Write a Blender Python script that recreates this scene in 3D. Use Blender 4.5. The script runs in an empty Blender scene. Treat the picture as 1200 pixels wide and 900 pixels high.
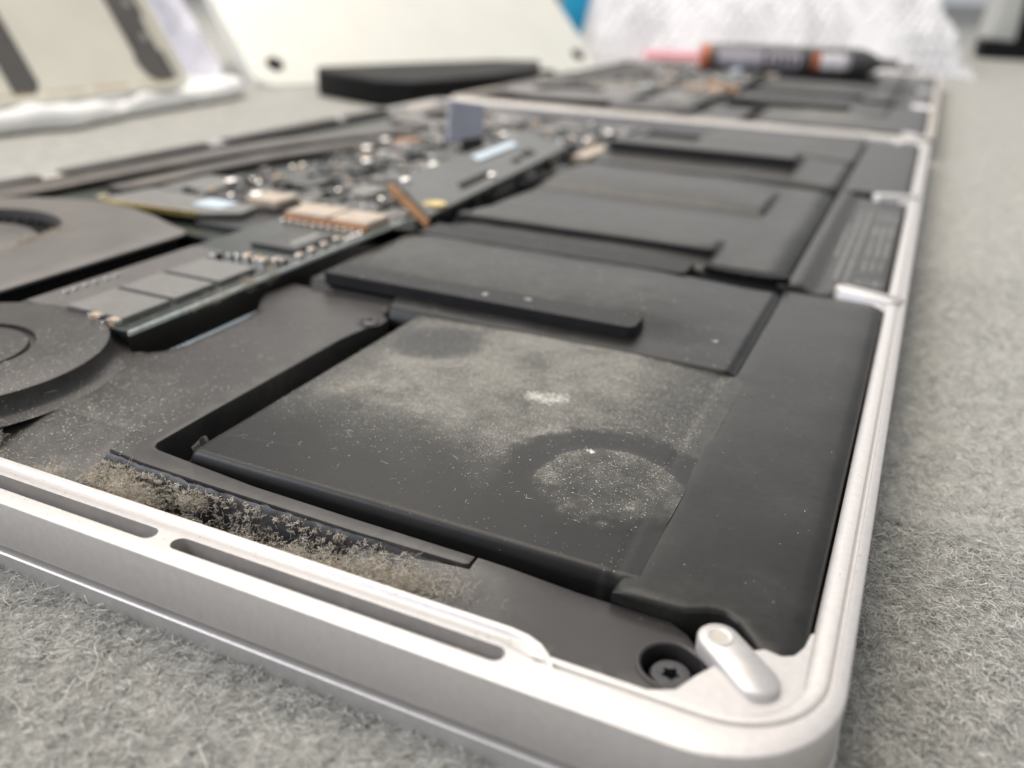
import bpy, bmesh, math, random
import numpy as np
from mathutils import Vector, Matrix, noise
from mathutils.bvhtree import BVHTree
from mathutils.geometry import delaunay_2d_cdt

# ------------------------------------------------------------------ camera, world, lights, exposure
S = 0.001                                   # everything below is measured in millimetres
scene = bpy.context.scene
COL = scene.collection
camd = bpy.data.cameras.new('camera')
cam = bpy.data.objects.new('camera', camd)
COL.objects.link(cam)
camd.sensor_width = 36.0
camd.sensor_fit = 'HORIZONTAL'
camd.lens = 30.73
camd.clip_start = 0.002
camd.clip_end = 60.0
_r = Vector((0.90746581, 0.41907695, 0.02967017))
_u = Vector((-0.19904471, 0.36666705, 0.90881047))
_b = Vector((0.36998245, -0.83062012, 0.41615286))
cam.matrix_world = Matrix(((_r.x, _u.x, _b.x, -3.675 * S), (_r.y, _u.y, _b.y, -51.69 * S),
                           (_r.z, _u.z, _b.z, 63.042 * S), (0, 0, 0, 1)))
camd.dof.use_dof = True
camd.dof.focus_distance = 0.103
camd.dof.aperture_fstop = 17.0
camd.dof.aperture_blades = 0
scene.camera = cam

world = bpy.data.worlds.new('World')
scene.world = world
world.use_nodes = True
bg = world.node_tree.nodes['Background']
bg.inputs[0].default_value = (0.88, 0.905, 0.95, 1)
bg.inputs[1].default_value = 0.42


def area(name, loc, target, size, power, colour):
    d = bpy.data.lights.new(name, 'AREA')
    d.shape = 'RECTANGLE'
    d.size, d.size_y = size
    d.energy = power
    d.color = colour
    o = bpy.data.objects.new(name, d)
    COL.objects.link(o)
    o.location = loc
    o.rotation_euler = (Vector(target) - Vector(loc)).to_track_quat('-Z', 'Y').to_euler()
    return o


area('window_light', (-0.55, 0.38, 1.30), (-0.05, 0.22, 0), (1.4, 1.1), 19.0, (1.0, 0.91, 0.80))
area('back_window', (-0.75, 2.1, 0.95), (-0.08, 0.2, 0), (1.8, 1.0), 5.5, (1.0, 0.96, 0.90))
area('side_fill', (-1.20, -0.75, 0.95), (-0.1, 0.35, 0), (0.9, 0.9), 13.0, (0.88, 0.90, 1.0))  # added fill lamp, brightens the bubble wrap and the near wall
scene.view_settings.view_transform = 'Standard'
scene.view_settings.look = 'None'
scene.view_settings.exposure = 0.29
scene.view_settings.gamma = 1.0
scene.render.engine = 'CYCLES'
scene.cycles.max_bounces = 8
scene.cycles.use_denoising = True

rng = random.Random(7)
nrg = np.random.default_rng(11)

# ------------------------------------------------------------------ materials
MATS = {}


class NT:
    """small helper round a node tree; co() gives object coordinates in millimetres"""
    def __init__(self, m):
        m.use_nodes = True
        self.t = m.node_tree
        self.bsdf = self.t.nodes['Principled BSDF']

    def n(self, kind, **kw):
        nd = self.t.nodes.new(kind)
        for k, v in kw.items():
            if k in nd.inputs.keys() if isinstance(k, str) else False:
                nd.inputs[k].default_value = v
            else:
                setattr(nd, k, v)
        return nd

    def l(self, a, b):
        self.t.links.new(a, b)

    def co(self, scale=(1, 1, 1)):
        tc = self.n('ShaderNodeTexCoord')
        mp = self.n('ShaderNodeMapping')
        mp.inputs['Scale'].default_value = [1000.0 * s for s in scale]
        self.l(tc.outputs['Object'], mp.inputs['Vector'])
        return mp.outputs['Vector']

    def noise(self, co, scale, detail=4.0, rough=0.55, dist=0.0):
        nd = self.n('ShaderNodeTexNoise')
        nd.inputs['Scale'].default_value = scale
        nd.inputs['Detail'].default_value = detail
        nd.inputs['Roughness'].default_value = rough
        nd.inputs['Distortion'].default_value = dist
        self.l(co, nd.inputs['Vector'])
        return nd.outputs['Fac']

    def ramp(self, fac, stops):
        r = self.n('ShaderNodeValToRGB')
        e = r.color_ramp.elements
        while len(e) < len(stops):
            e.new(0.5)
        for i, (p, c) in enumerate(stops):
            e[i].position = p
            e[i].color = (c, c, c, 1) if isinstance(c, (int, float)) else (*c, 1)
        self.l(fac, r.inputs['Fac'])
        return r.outputs['Color']

    def math(self, op, a, b=None, clamp=False):
        m = self.n('ShaderNodeMath', operation=op)
        m.use_clamp = clamp
        for i, v in enumerate((a, b)):
            if v is None:
                continue
            if isinstance(v, (int, float)):
                m.inputs[i].default_value = v
            else:
                self.l(v, m.inputs[i])
        return m.outputs[0]

    def mix(self, fac, a, b):
        m = self.n('ShaderNodeMix', data_type='RGBA')
        for i, v in ((0, fac), (6, a), (7, b)):
            if isinstance(v, (int, float)):
                m.inputs[i].default_value = v
            elif isinstance(v, tuple):
                m.inputs[i].default_value = (*v, 1)
            else:
                self.l(v, m.inputs[i])
        return m.outputs[2]

    def bump(self, height, strength, dist):
        b = self.n('ShaderNodeBump')
        b.inputs['Strength'].default_value = strength
        b.inputs['Distance'].default_value = dist * S
        self.l(height, b.inputs['Height'])
        self.l(b.outputs['Normal'], self.bsdf.inputs['Normal'])

    def attr(self, name):
        a = self.n('ShaderNodeAttribute', attribute_name=name)
        return a.outputs['Fac']


def mat(name, base, rough=0.5, metal=0.0, var=0.12, vs=0.4, bump=0.0, bs=6.0, bd=0.05, dust=False, spec=0.5,
        dust_col=(0.37, 0.36, 0.315), even=0.0, trans=0.0, rvar=0.08, emit=None):
    m = bpy.data.materials.new(name)
    t = NT(m)
    co = t.co()
    n1 = t.noise(co, vs, 5.0)
    lo = tuple(c * (1 - var) for c in base)
    hi = tuple(min(1.0, c * (1 + var)) for c in base)
    col = t.mix(t.ramp(n1, [(0.3, 0.0), (0.7, 1.0)]), lo, hi)
    n2 = t.noise(co, vs * 5 + 0.3, 3.0)
    rgh = t.math('ADD', t.math('MULTIPLY', t.math('SUBTRACT', n2, 0.5), rvar * 2), rough, True)
    if dust:
        big = t.noise(co, 0.16, 3.0, 0.6)
        mid = t.noise(co, 0.9, 5.0, 0.7)
        fine = t.noise(co, 5.0, 3.0, 0.75)
        smear = t.ramp(t.noise(co, 0.33, 6.0, 0.72, 1.4), [(0.32, 0.12), (0.72, 1.0)])
        d = t.attr('dust')
        amt = t.math('ADD', d, t.math('MULTIPLY', t.ramp(big, [(0.45, 0.0), (0.75, 1.0)]), even))
        grain = t.math('ADD', t.math('MULTIPLY', mid, 0.22), t.math('MULTIPLY', fine, 0.78))
        thr = t.math('SUBTRACT', 0.80, t.math('MULTIPLY', amt, 0.40))
        sp = t.math('MULTIPLY', t.math('SUBTRACT', grain, thr), 6.5, True)
        film = t.math('MULTIPLY', amt, t.math('MULTIPLY', smear, 0.32), True)
        fac = t.math('MAXIMUM', t.math('MULTIPLY', sp, 0.80), film, True)
        col = t.mix(fac, col, dust_col)
        rgh = t.math('ADD', rgh, t.math('MULTIPLY', fac, 0.45), True)
        if bump == 0:
            t.bump(fac, 0.35, 0.05)
    t.l(col, t.bsdf.inputs['Base Color'])
    t.l(rgh, t.bsdf.inputs['Roughness'])
    t.bsdf.inputs['Metallic'].default_value = metal
    t.bsdf.inputs['Specular IOR Level'].default_value = spec
    if trans:
        t.bsdf.inputs['Transmission Weight'].default_value = trans
    if bump:
        t.bump(t.noise(co, bs, 4.0, 0.65), bump, bd)
    MATS[name] = m
    return m


mat('aluminium', (0.60, 0.58, 0.565), 0.40, 0.5, var=0.05, vs=1.1, bump=0.45, bs=13, bd=0.04, rvar=0.12)
mat('aluminium_dirt_shade', (0.52, 0.48, 0.43), 0.5, 0.4, var=0.14, vs=0.12, bump=0.2, bs=9, bd=0.03)  # dirty metal; its darker tone also paints shade in the standoff holes
mat('panel_paint', (0.74, 0.74, 0.68), 0.5, 0.25, var=0.03, vs=0.03, bump=0.1, bs=5, bd=0.02)
mat('cover_inside', (0.72, 0.70, 0.61), 0.55, 0.1, var=0.06, vs=0.03)
mat('wrap', (0.007, 0.0069, 0.0065), 0.36, var=0.2, vs=0.15, dust=True, even=0.03, spec=0.34)
mat('wrap_sheen', (0.016, 0.0155, 0.0145), 0.40, var=0.15, vs=0.1, dust=True, even=0.08, spec=0.5)  # lighter copy of wrap; grazing sheen on farther cells put into its colour
mat('foam', (0.009, 0.009, 0.011), 0.62, var=0.2, vs=0.8, dust=True, even=0.10, bump=0.0)
mat('plastic', (0.017, 0.015, 0.0155), 0.42, var=0.15, vs=0.2, dust=True, even=0.12, spec=0.6)
mat('plastic_blue', (0.012, 0.014, 0.024), 0.42, var=0.2, vs=0.6, dust=True, even=0.3)
mat('fan_plate', (0.15, 0.14, 0.133), 0.42, 0.2, var=0.12, vs=0.1, dust=True, even=0.25)
mat('black', (0.004, 0.004, 0.0045), 0.6, var=0.2, spec=0.2)
mat('black_gloss', (0.012, 0.012, 0.014), 0.25, var=0.2)
mat('pan', (0.008, 0.0075, 0.0075), 0.6, var=0.3, vs=0.4, dust=True, even=0.10, dust_col=(0.17, 0.125, 0.09))
mat('board', (0.030, 0.038, 0.034), 0.35, var=0.3, vs=0.8, dust=True, even=0.3)
mat('board_grey', (0.085, 0.09, 0.085), 0.42, var=0.12, vs=0.1)
mat('board_edge', (0.66, 0.71, 0.66), 0.4, var=0.25, vs=0.8)
mat('chip', (0.19, 0.185, 0.175), 0.45, var=0.1, vs=0.3, dust=True, even=0.3)
mat('shield', (0.12, 0.113, 0.107), 0.4, var=0.1, vs=0.3, dust=True, even=0.3)
mat('chip_dark', (0.035, 0.035, 0.036), 0.4, var=0.2, vs=0.5, dust=True, even=0.3)
mat('steel', (0.72, 0.71, 0.70), 0.25, 1.0, var=0.1, vs=0.7)
mat('solder', (0.86, 0.84, 0.80), 0.18, 1.0, var=0.1, vs=0.9)
mat('ceramic', (0.50, 0.37, 0.25), 0.4, var=0.25, vs=0.6)
mat('copper', (0.50, 0.27, 0.14), 0.4, 0.7, var=0.2, vs=0.3)
mat('connector', (0.48, 0.40, 0.32), 0.5, var=0.15, vs=0.3)
mat('pipe', (0.11, 0.10, 0.092), 0.42, 0.5, var=0.2, vs=0.08, dust=True, even=0.3)
mat('screw', (0.075, 0.075, 0.078), 0.38, 0.6, var=0.2, vs=0.9)
mat('print', (0.28, 0.28, 0.27), 0.6, var=0.15, vs=1.0)
mat('sticker', (0.55, 0.66, 0.75), 0.45, var=0.1, vs=0.3)
mat('flag', (0.38, 0.39, 0.45), 0.45, var=0.08, vs=0.1)
mat('gold', (0.65, 0.52, 0.22), 0.35, 0.8, var=0.2, vs=0.4)
mat('bubble', (0.86, 0.86, 0.88), 0.28, var=0.04, vs=0.02)
mat('white_foam', (0.86, 0.86, 0.85), 0.7, var=0.04, vs=0.05)
mat('film', (0.74, 0.74, 0.83), 0.3, var=0.08, vs=0.03)
mat('tape', (0.085, 0.08, 0.075), 0.5, var=0.15, vs=0.05)
mat('driver_body', (0.075, 0.072, 0.07), 0.35, var=0.15, vs=0.1)
mat('orange', (0.46, 0.13, 0.055), 0.45, var=0.1, vs=0.1)
mat('label_white', (0.80, 0.77, 0.78), 0.5, var=0.04, vs=0.1)
mat('label_grey', (0.46, 0.43, 0.48), 0.5, var=0.08, vs=0.1)
mat('pink', (0.86, 0.36, 0.42), 0.5, var=0.08, vs=0.05)
mat('blue', (0.01, 0.33, 0.60), 0.4, var=0.1, vs=0.05)
mat('grey_box', (0.45, 0.46, 0.44), 0.55, var=0.08, vs=0.03)
mat('brown_stain', (0.45, 0.33, 0.2), 0.7, var=0.2, vs=0.05)


m = MATS['bubble']
_t = NT(m)
_tr = _t.n('ShaderNodeBsdfTranslucent')
_tr.inputs['Color'].default_value = (0.9, 0.9, 0.92, 1)
_mx = _t.n('ShaderNodeMixShader')
_mx.inputs[0].default_value = 0.22
_t.l(_t.bsdf.outputs[0], _mx.inputs[1])
_t.l(_tr.outputs[0], _mx.inputs[2])
_t.l(_mx.outputs[0], _t.t.nodes['Material Output'].inputs['Surface'])


def tone_mat(name, lo, hi, rough=0.85):
    """colour of loose fibres and grains: every piece has a tone of its own"""
    m = bpy.data.materials.new(name)
    t = NT(m)
    t.l(t.mix(t.attr('tone'), lo, hi), t.bsdf.inputs['Base Color'])
    t.bsdf.inputs['Roughness'].default_value = rough
    t.bsdf.inputs['Specular IOR Level'].default_value = 0.25
    MATS[name] = m


tone_mat('speck', (0.20, 0.19, 0.16), (0.86, 0.83, 0.76))
tone_mat('lint', (0.20, 0.165, 0.13), (0.78, 0.72, 0.61))
tone_mat('fibre', (0.17, 0.172, 0.168), (0.90, 0.892, 0.83))

m = bpy.data.materials.new('felt')
t = NT(m)
co = t.co()
cs = t.co((1.0, 0.45, 1.0))
nb = t.noise(co, 0.045, 4.0, 0.6)
nm = t.noise(cs, 0.38, 6.0, 0.72, 1.2)
nf = t.noise(co, 2.6, 4.0, 0.7, 0.6)
v = t.math('ADD', t.math('MULTIPLY', nm, 0.62), t.math('MULTIPLY', nf, 0.38))
c1 = t.ramp(v, [(0.30, (0.16, 0.16, 0.152)), (0.45, (0.36, 0.356, 0.33)), (0.58, (0.51, 0.503, 0.46)), (0.75, (0.74, 0.73, 0.67))])
c2 = t.mix(t.math('MULTIPLY', t.ramp(nb, [(0.35, 0.0), (0.7, 1.0)]), 0.25), c1, (0.40, 0.41, 0.42))
t.l(c2, t.bsdf.inputs['Base Color'])
t.bsdf.inputs['Roughness'].default_value = 0.95
t.bsdf.inputs['Specular IOR Level'].default_value = 0.1
t.bump(v, 0.8, 0.9)
MATS['felt'] = m


# ------------------------------------------------------------------ mesh helpers (millimetres in, metres out)
def smoothstep(a, b, x):
    if a == b:
        return 1.0 if x >= b else 0.0
    q = min(1.0, max(0.0, (x - a) / (b - a)))
    return q * q * (3 - 2 * q)


def fbm(x, y, s, oct=3, seed=0.0):
    return noise.fractal(Vector((x * s + seed, y * s - seed, seed * 0.37)), 0.6, 2.0, oct)


def link(name, me, material, parent=None, smooth=None, bevel=0.0, kind=None, segs=2):
    o = bpy.data.objects.new(name, me)
    COL.objects.link(o)
    if material:
        me.materials.append(MATS[material])
    if parent is not None:
        o.parent = parent
    if smooth is not None:
        me.shade_smooth()
        if smooth < 180:
            me.set_sharp_from_angle(angle=math.radians(smooth))
    if bevel:
        b = o.modifiers.new('bevel', 'BEVEL')
        b.width = bevel * S
        b.segments = segs
        b.limit_method = 'ANGLE'
        b.angle_limit = math.radians(35)
        b.harden_normals = True
        me.shade_smooth()
    if kind:
        o['kind'] = kind
    return o


def tag(o, label, cat, group=None, kind=None):
    o['label'] = label
    if cat:
        o['category'] = cat
    if group:
        o['group'] = group
    if kind:
        o['kind'] = kind
    return o


def empty(name, loc=(0, 0, 0)):
    e = bpy.data.objects.new(name, None)
    COL.objects.link(e)
    e.location = [c * S for c in loc]
    e.empty_display_size = 0.02
    return e


RECV = []                                    # surfaces of the front laptop that dust can lie on


class MB:
    def __init__(self):
        self.v, self.f = [], []

    def add(self, vs, fs):
        b = len(self.v)
        self.v += [tuple(p) for p in vs]
        self.f += [[b + i for i in q] for q in fs]
        return self

    def box(self, x0, x1, y0, y1, z0, z1):
        vs = [(x0, y0, z0), (x1, y0, z0), (x1, y1, z0), (x0, y1, z0), (x0, y0, z1), (x1, y0, z1), (x1, y1, z1), (x0, y1, z1)]
        return self.add(vs, [(3, 2, 1, 0), (4, 5, 6, 7), (0, 1, 5, 4), (1, 2, 6, 5), (2, 3, 7, 6), (3, 0, 4, 7)])

    def prism(self, poly, z0, z1):
        if sum(poly[i - 1][0] * poly[i][1] - poly[i][0] * poly[i - 1][1] for i in range(len(poly))) < 0:
            poly = poly[::-1]
        n = len(poly)
        vs = [(x, y, z0) for x, y in poly] + [(x, y, z1) for x, y in poly]
        return self.add(vs, [list(range(n - 1, -1, -1)), list(range(n, 2 * n))] + [(i, (i + 1) % n, n + (i + 1) % n, n + i) for i in range(n)])

    def lathe(self, prof, c, n=48, axis='z', a0=0.0, caps=True):
        """prof: (radius, height) pairs from bottom to top"""
        vs, fs = [], []
        for r, h in prof:
            for i in range(n):
                a = a0 + 2 * math.pi * i / n
                p = (r * math.cos(a), r * math.sin(a), h)
                if axis == 'x':
                    p = (h, r * math.cos(a), r * math.sin(a))
                vs.append((c[0] + p[0], c[1] + p[1], c[2] + p[2]))
        for k in range(len(prof) - 1):
            for i in range(n):
                j = (i + 1) % n
                fs.append((k * n + i, k * n + j, (k + 1) * n + j, (k + 1) * n + i))
        if caps and prof[0][0] > 0:
            fs.append(list(range(n - 1, -1, -1)))
        if caps and prof[-1][0] > 0:
            fs.append([(len(prof) - 1) * n + i for i in range(n)])
        return self.add(vs, fs)

    def tube(self, path, rx, rz=None, n=8):
        rz = rz or rx
        P = [Vector(p) for p in path]
        vs, fs = [], []
        for i, p in enumerate(P):
            d = (P[min(i + 1, len(P) - 1)] - P[max(i - 1, 0)]).normalized()
            s = d.cross(Vector((0, 0, 1)))
            s = s.normalized() if s.length > 1e-5 else Vector((1, 0, 0))
            u = s.cross(d)
            for k in range(n):
                a = 2 * math.pi * k / n
                vs.append(p + s * rx * math.cos(a) + u * rz * math.sin(a))
        for i in range(len(P) - 1):
            for k in range(n):
                j = (k + 1) % n
                fs.append((i * n + k, i * n + j, (i + 1) * n + j, (i + 1) * n + k))
        fs += [list(range(n)), [(len(P) - 1) * n + k for k in range(n - 1, -1, -1)]]
        return self.add(vs, fs)

    def move(self, M):
        self.v = [tuple(M @ Vector(p)) for p in self.v]
        return self

    def mesh(self, name):
        me = bpy.data.meshes.new(name)
        me.from_pydata([(x * S, y * S, z * S) for x, y, z in self.v], [], self.f)
        me.validate()
        bm = bmesh.new()
        bm.from_mesh(me)
        bmesh.ops.recalc_face_normals(bm, faces=bm.faces)
        bm.to_mesh(me)
        bm.free()
        return me

    def build(self, name, material, parent=None, recv=False, **kw):
        if recv:
            RECV.append((self.v, self.f))
        return link(name, self.mesh(name), material, parent, **kw)


def set_attr(me, name, vals):
    a = me.attributes.new(name, 'FLOAT', 'POINT')
    a.data.foreach_set('value', vals)


def hfield(name, x0, x1, y0, y1, step, zf, material, parent, df=None, zmin=-99, recv=True, kind=None):
    """a sheet z = zf(x, y); None leaves a hole; df gives the dust attribute"""
    nx, ny = max(2, int(round((x1 - x0) / step)) + 1), max(2, int(round((y1 - y0) / step)) + 1)
    idx, vs, fs, du = {}, [], [], []
    for j in range(ny):
        y = y0 + (y1 - y0) * j / (ny - 1)
        for i in range(nx):
            x = x0 + (x1 - x0) * i / (nx - 1)
            z = zf(x, y)
            if z is None:
                continue
            idx[i, j] = len(vs)
            vs.append((x, y, z))
            du.append(df(x, y) if df else 0.0)
    for j in range(ny - 1):
        for i in range(nx - 1):
            q = [idx.get(k) for k in ((i, j), (i + 1, j), (i + 1, j + 1), (i, j + 1))]
            if None not in q:
                fs.append(q)
    me = bpy.data.meshes.new(name)
    me.from_pydata([(x * S, y * S, z * S) for x, y, z in vs], [], fs)
    if df:
        set_attr(me, 'dust', du)
    if recv:
        RECV.append((vs, fs))
    return link(name, me, material, parent, smooth=180, kind=kind)


def pillow(x, y, x0, x1, y0, y1, zb, zt, rl, rr, rn, rf):
    """rounded slab: one edge radius for left, right, near and far"""
    def e(d, r):
        if r <= 0:
            return 1.0
        q = min(1.0, max(0.0, d / r))
        return math.sqrt(max(0.0, 1 - (1 - q) ** 2))
    return zb + (zt - zb) * e(x - x0, rl) * e(x1 - x, rr) * e(y - y0, rn) * e(y1 - y, rf)


def stadium(ax, ay, bx, by, r, n=10):
    a = math.atan2(by - ay, bx - ax)
    pts = [(bx + r * math.cos(a - math.pi / 2 + math.pi * i / n), by + r * math.sin(a - math.pi / 2 + math.pi * i / n)) for i in range(n + 1)]
    pts += [(ax + r * math.cos(a + math.pi / 2 + math.pi * i / n), ay + r * math.sin(a + math.pi / 2 + math.pi * i / n)) for i in range(n + 1)]
    return pts


def circle(cx, cy, r, n=48, a0=0.0):
    return [(cx + r * math.cos(a0 + 2 * math.pi * i / n), cy + r * math.sin(a0 + 2 * math.pi * i / n)) for i in range(n)]


W, D, H = 359.0, 232.0, 9.2


def rrect(near, right, far, left, r, z, n=14):
    """rounded rectangle of the laptop body with one inset per side"""
    x0, x1, y0, y1 = -D + left, -right, near, W - far
    pts = []
    for cx, cy, a in ((x1 - r, y0 + r, -90), (x1 - r, y1 - r, 0), (x0 + r, y1 - r, 90), (x0 + r, y0 + r, 180)):
        for i in range(n + 1):
            b = math.radians(a + 90.0 * i / n)
            pts.append((cx + r * math.cos(b), cy + r * math.sin(b), z))
    return pts


def apply_bool(o, cutter, op):
    md = o.modifiers.new('b', 'BOOLEAN')
    md.operation = op
    md.object = cutter
    md.solver = 'EXACT'
    dg = bpy.context.evaluated_depsgraph_get()
    me = bpy.data.meshes.new_from_object(o.evaluated_get(dg))
    o.modifiers.clear()
    old = o.data
    o.data = me
    bpy.data.meshes.remove(old)
    bpy.data.objects.remove(cutter)


# ------------------------------------------------------------------ the felt mat
def make_mat():
    def axis(dense0, dense1, step, lim0, lim1):
        a = list(np.arange(dense0, dense1, step))
        s, q = step, dense1
        while q < lim1:
            a.append(q); s *= 1.25; q += s
        a.append(lim1)
        s, q = step, dense0
        pre = []
        while q > lim0:
            s *= 1.25; q -= s; pre.append(q)
        return pre[::-1] + a
    xs = axis(-120, 70, 1.2, -6000, 6000)
    ys = axis(-40, 190, 1.2, -3000, 12000)
    vs, fs = [], []
    for y in ys:
        for x in xs:
            near = 1.0 if (-140 < x < 90 and -60 < y < 260) else 0.0
            z = -0.35 + (0.24 * fbm(x, y, 0.45, 4) if near else 0.0)
            if -D < x < 0 and 0 < y < 2 * W:
                z = min(z, -0.4)
            vs.append((x * S, y * S, z * S))
    n = len(xs)
    for j in range(len(ys) - 1):
        for i in range(n - 1):
            fs.append((j * n + i, j * n + i + 1, (j + 1) * n + i + 1, (j + 1) * n + i))
    me = bpy.data.meshes.new('felt_ground')
    me.from_pydata(vs, [], fs)
    o = link('felt_ground', me, 'felt', smooth=180)
    tag(o, 'grey felt work mat under both laptops', None, kind='structure')
    return o


felt = make_mat()


def fibre_mesh(name, P, rad, tone, material, parent=None, kind='stuff'):
    """P: (n, k, 3) polylines in millimetres, rad: (n,), tone: (n,) -> three-sided tapered tubes in one mesh"""
    n, k, _ = P.shape
    d = np.gradient(P, axis=1)
    d /= np.linalg.norm(d, axis=2, keepdims=True) + 1e-9
    up = np.zeros_like(d); up[..., 2] = 1.0
    s = np.cross(d, up); s /= np.linalg.norm(s, axis=2, keepdims=True) + 1e-6
    u = np.cross(s, d)
    taper = np.ones(k); taper[0] = 0.5; taper[-1] = 0.35
    R = rad[:, None, None] * taper[None, :, None]
    V = np.stack([P + R * (math.cos(a) * s + math.sin(a) * u) for a in (math.pi / 2, math.pi * 7 / 6, math.pi * 11 / 6)], axis=2)
    V = V.reshape(-1, 3) * S
    base = (np.arange(n) * k * 3)[:, None, None, None]
    ring = (np.arange(k - 1) * 3)[None, :, None, None]
    quad = np.array([[i, (i + 1) % 3, 3 + (i + 1) % 3, 3 + i] for i in range(3)])[None, None]
    F = (base + ring + quad).reshape(-1, 4)
    me = bpy.data.meshes.new(name)
    me.vertices.add(len(V)); me.vertices.foreach_set('co', V.astype(np.float32).ravel())
    me.loops.add(F.size); me.loops.foreach_set('vertex_index', F.astype(np.int32).ravel())
    me.polygons.add(len(F)); me.polygons.foreach_set('loop_start', (np.arange(len(F)) * 4).astype(np.int32))
    me.update(calc_edges=True)
    set_attr(me, 'tone', np.repeat(tone, k * 3).astype(np.float32))
    me.validate()
    return link(name, me, material, parent, smooth=180, kind=kind)


def walk(start, length, k, wander, flat, rs):
    """curly polylines: start (n,3), length (n,)"""
    n = len(start)
    a = rs.uniform(0, 2 * math.pi, n)
    pit = rs.normal(0, flat, n)
    P = np.zeros((n, k, 3)); P[:, 0] = start
    for i in range(1, k):
        a = a + rs.normal(0, wander, n)
        pit = pit * 0.7 + rs.normal(0, flat, n)
        st = (length / (k - 1))
        P[:, i, 0] = P[:, i - 1, 0] + np.cos(a) * np.cos(pit) * st
        P[:, i, 1] = P[:, i - 1, 1] + np.sin(a) * np.cos(pit) * st
        P[:, i, 2] = P[:, i - 1, 2] + np.sin(pit) * st
    return P


def felt_fibres():
    out = []
    for (x0, x1, y0, y1, n) in ((-1, 34, -8, 60, 26000), (0, 60, 60, 190, 20000), (-108, 4, -26, 1.5, 28000)):
        st = np.stack([nrg.uniform(x0, x1, n), nrg.uniform(y0, y1, n), nrg.uniform(-0.55, 0.25, n)], axis=1)
        out.append(st)
    st = np.concatenate(out)
    n = len(st)
    ln = nrg.uniform(0.7, 2.6, n)
    P = walk(st, ln, 5, 0.6, 0.30, nrg)
    P[..., 2] = np.clip(P[..., 2], -0.6, 0.9)
    # fibres press down beside the laptop instead of running into it
    inside = (P[..., 0] < 0.15) & (P[..., 1] > -0.15)
    P[..., 2] = np.where(inside, -0.75, P[..., 2])
    clump = np.array([fbm(a, b, 1.1, 4, 3.0) for a, b in st[:, :2]])
    tone = np.clip(0.55 + 0.42 * clump + nrg.normal(0, 0.25, n), 0, 1)
    rad = nrg.uniform(0.02, 0.055, n)
    fibre_mesh('felt_fibres', P, rad, tone, 'fibre', felt)


felt_fibres()
n_ = 26
st = np.concatenate([np.stack([nrg.uniform(-100, 0, 18), nrg.uniform(-24, -1, 18), nrg.uniform(0.1, 0.5, 18)], 1), np.stack([nrg.uniform(1.5, 45, 8), nrg.uniform(0, 150, 8), nrg.uniform(0.1, 0.5, 8)], 1)])
P = walk(st, nrg.uniform(3, 9, n_), 9, 0.35, 0.05, nrg)
P[..., 1] = np.where(P[..., 0] < 0.2, np.minimum(P[..., 1], -0.25), P[..., 1])
P[..., 2] = np.clip(P[..., 2], 0.1, 1.3)
fibre_mesh('long_fibres', P, nrg.uniform(0.03, 0.07, n_), np.clip(nrg.normal(0.9, 0.12, n_), 0, 1), 'fibre', felt)

# ------------------------------------------------------------------ the front laptop
lap = empty('open_laptop')
tag(lap, 'opened silver laptop nearest the camera, underside up, with dusty swollen black battery', 'laptop', 'opened laptops lying underside up')


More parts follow.
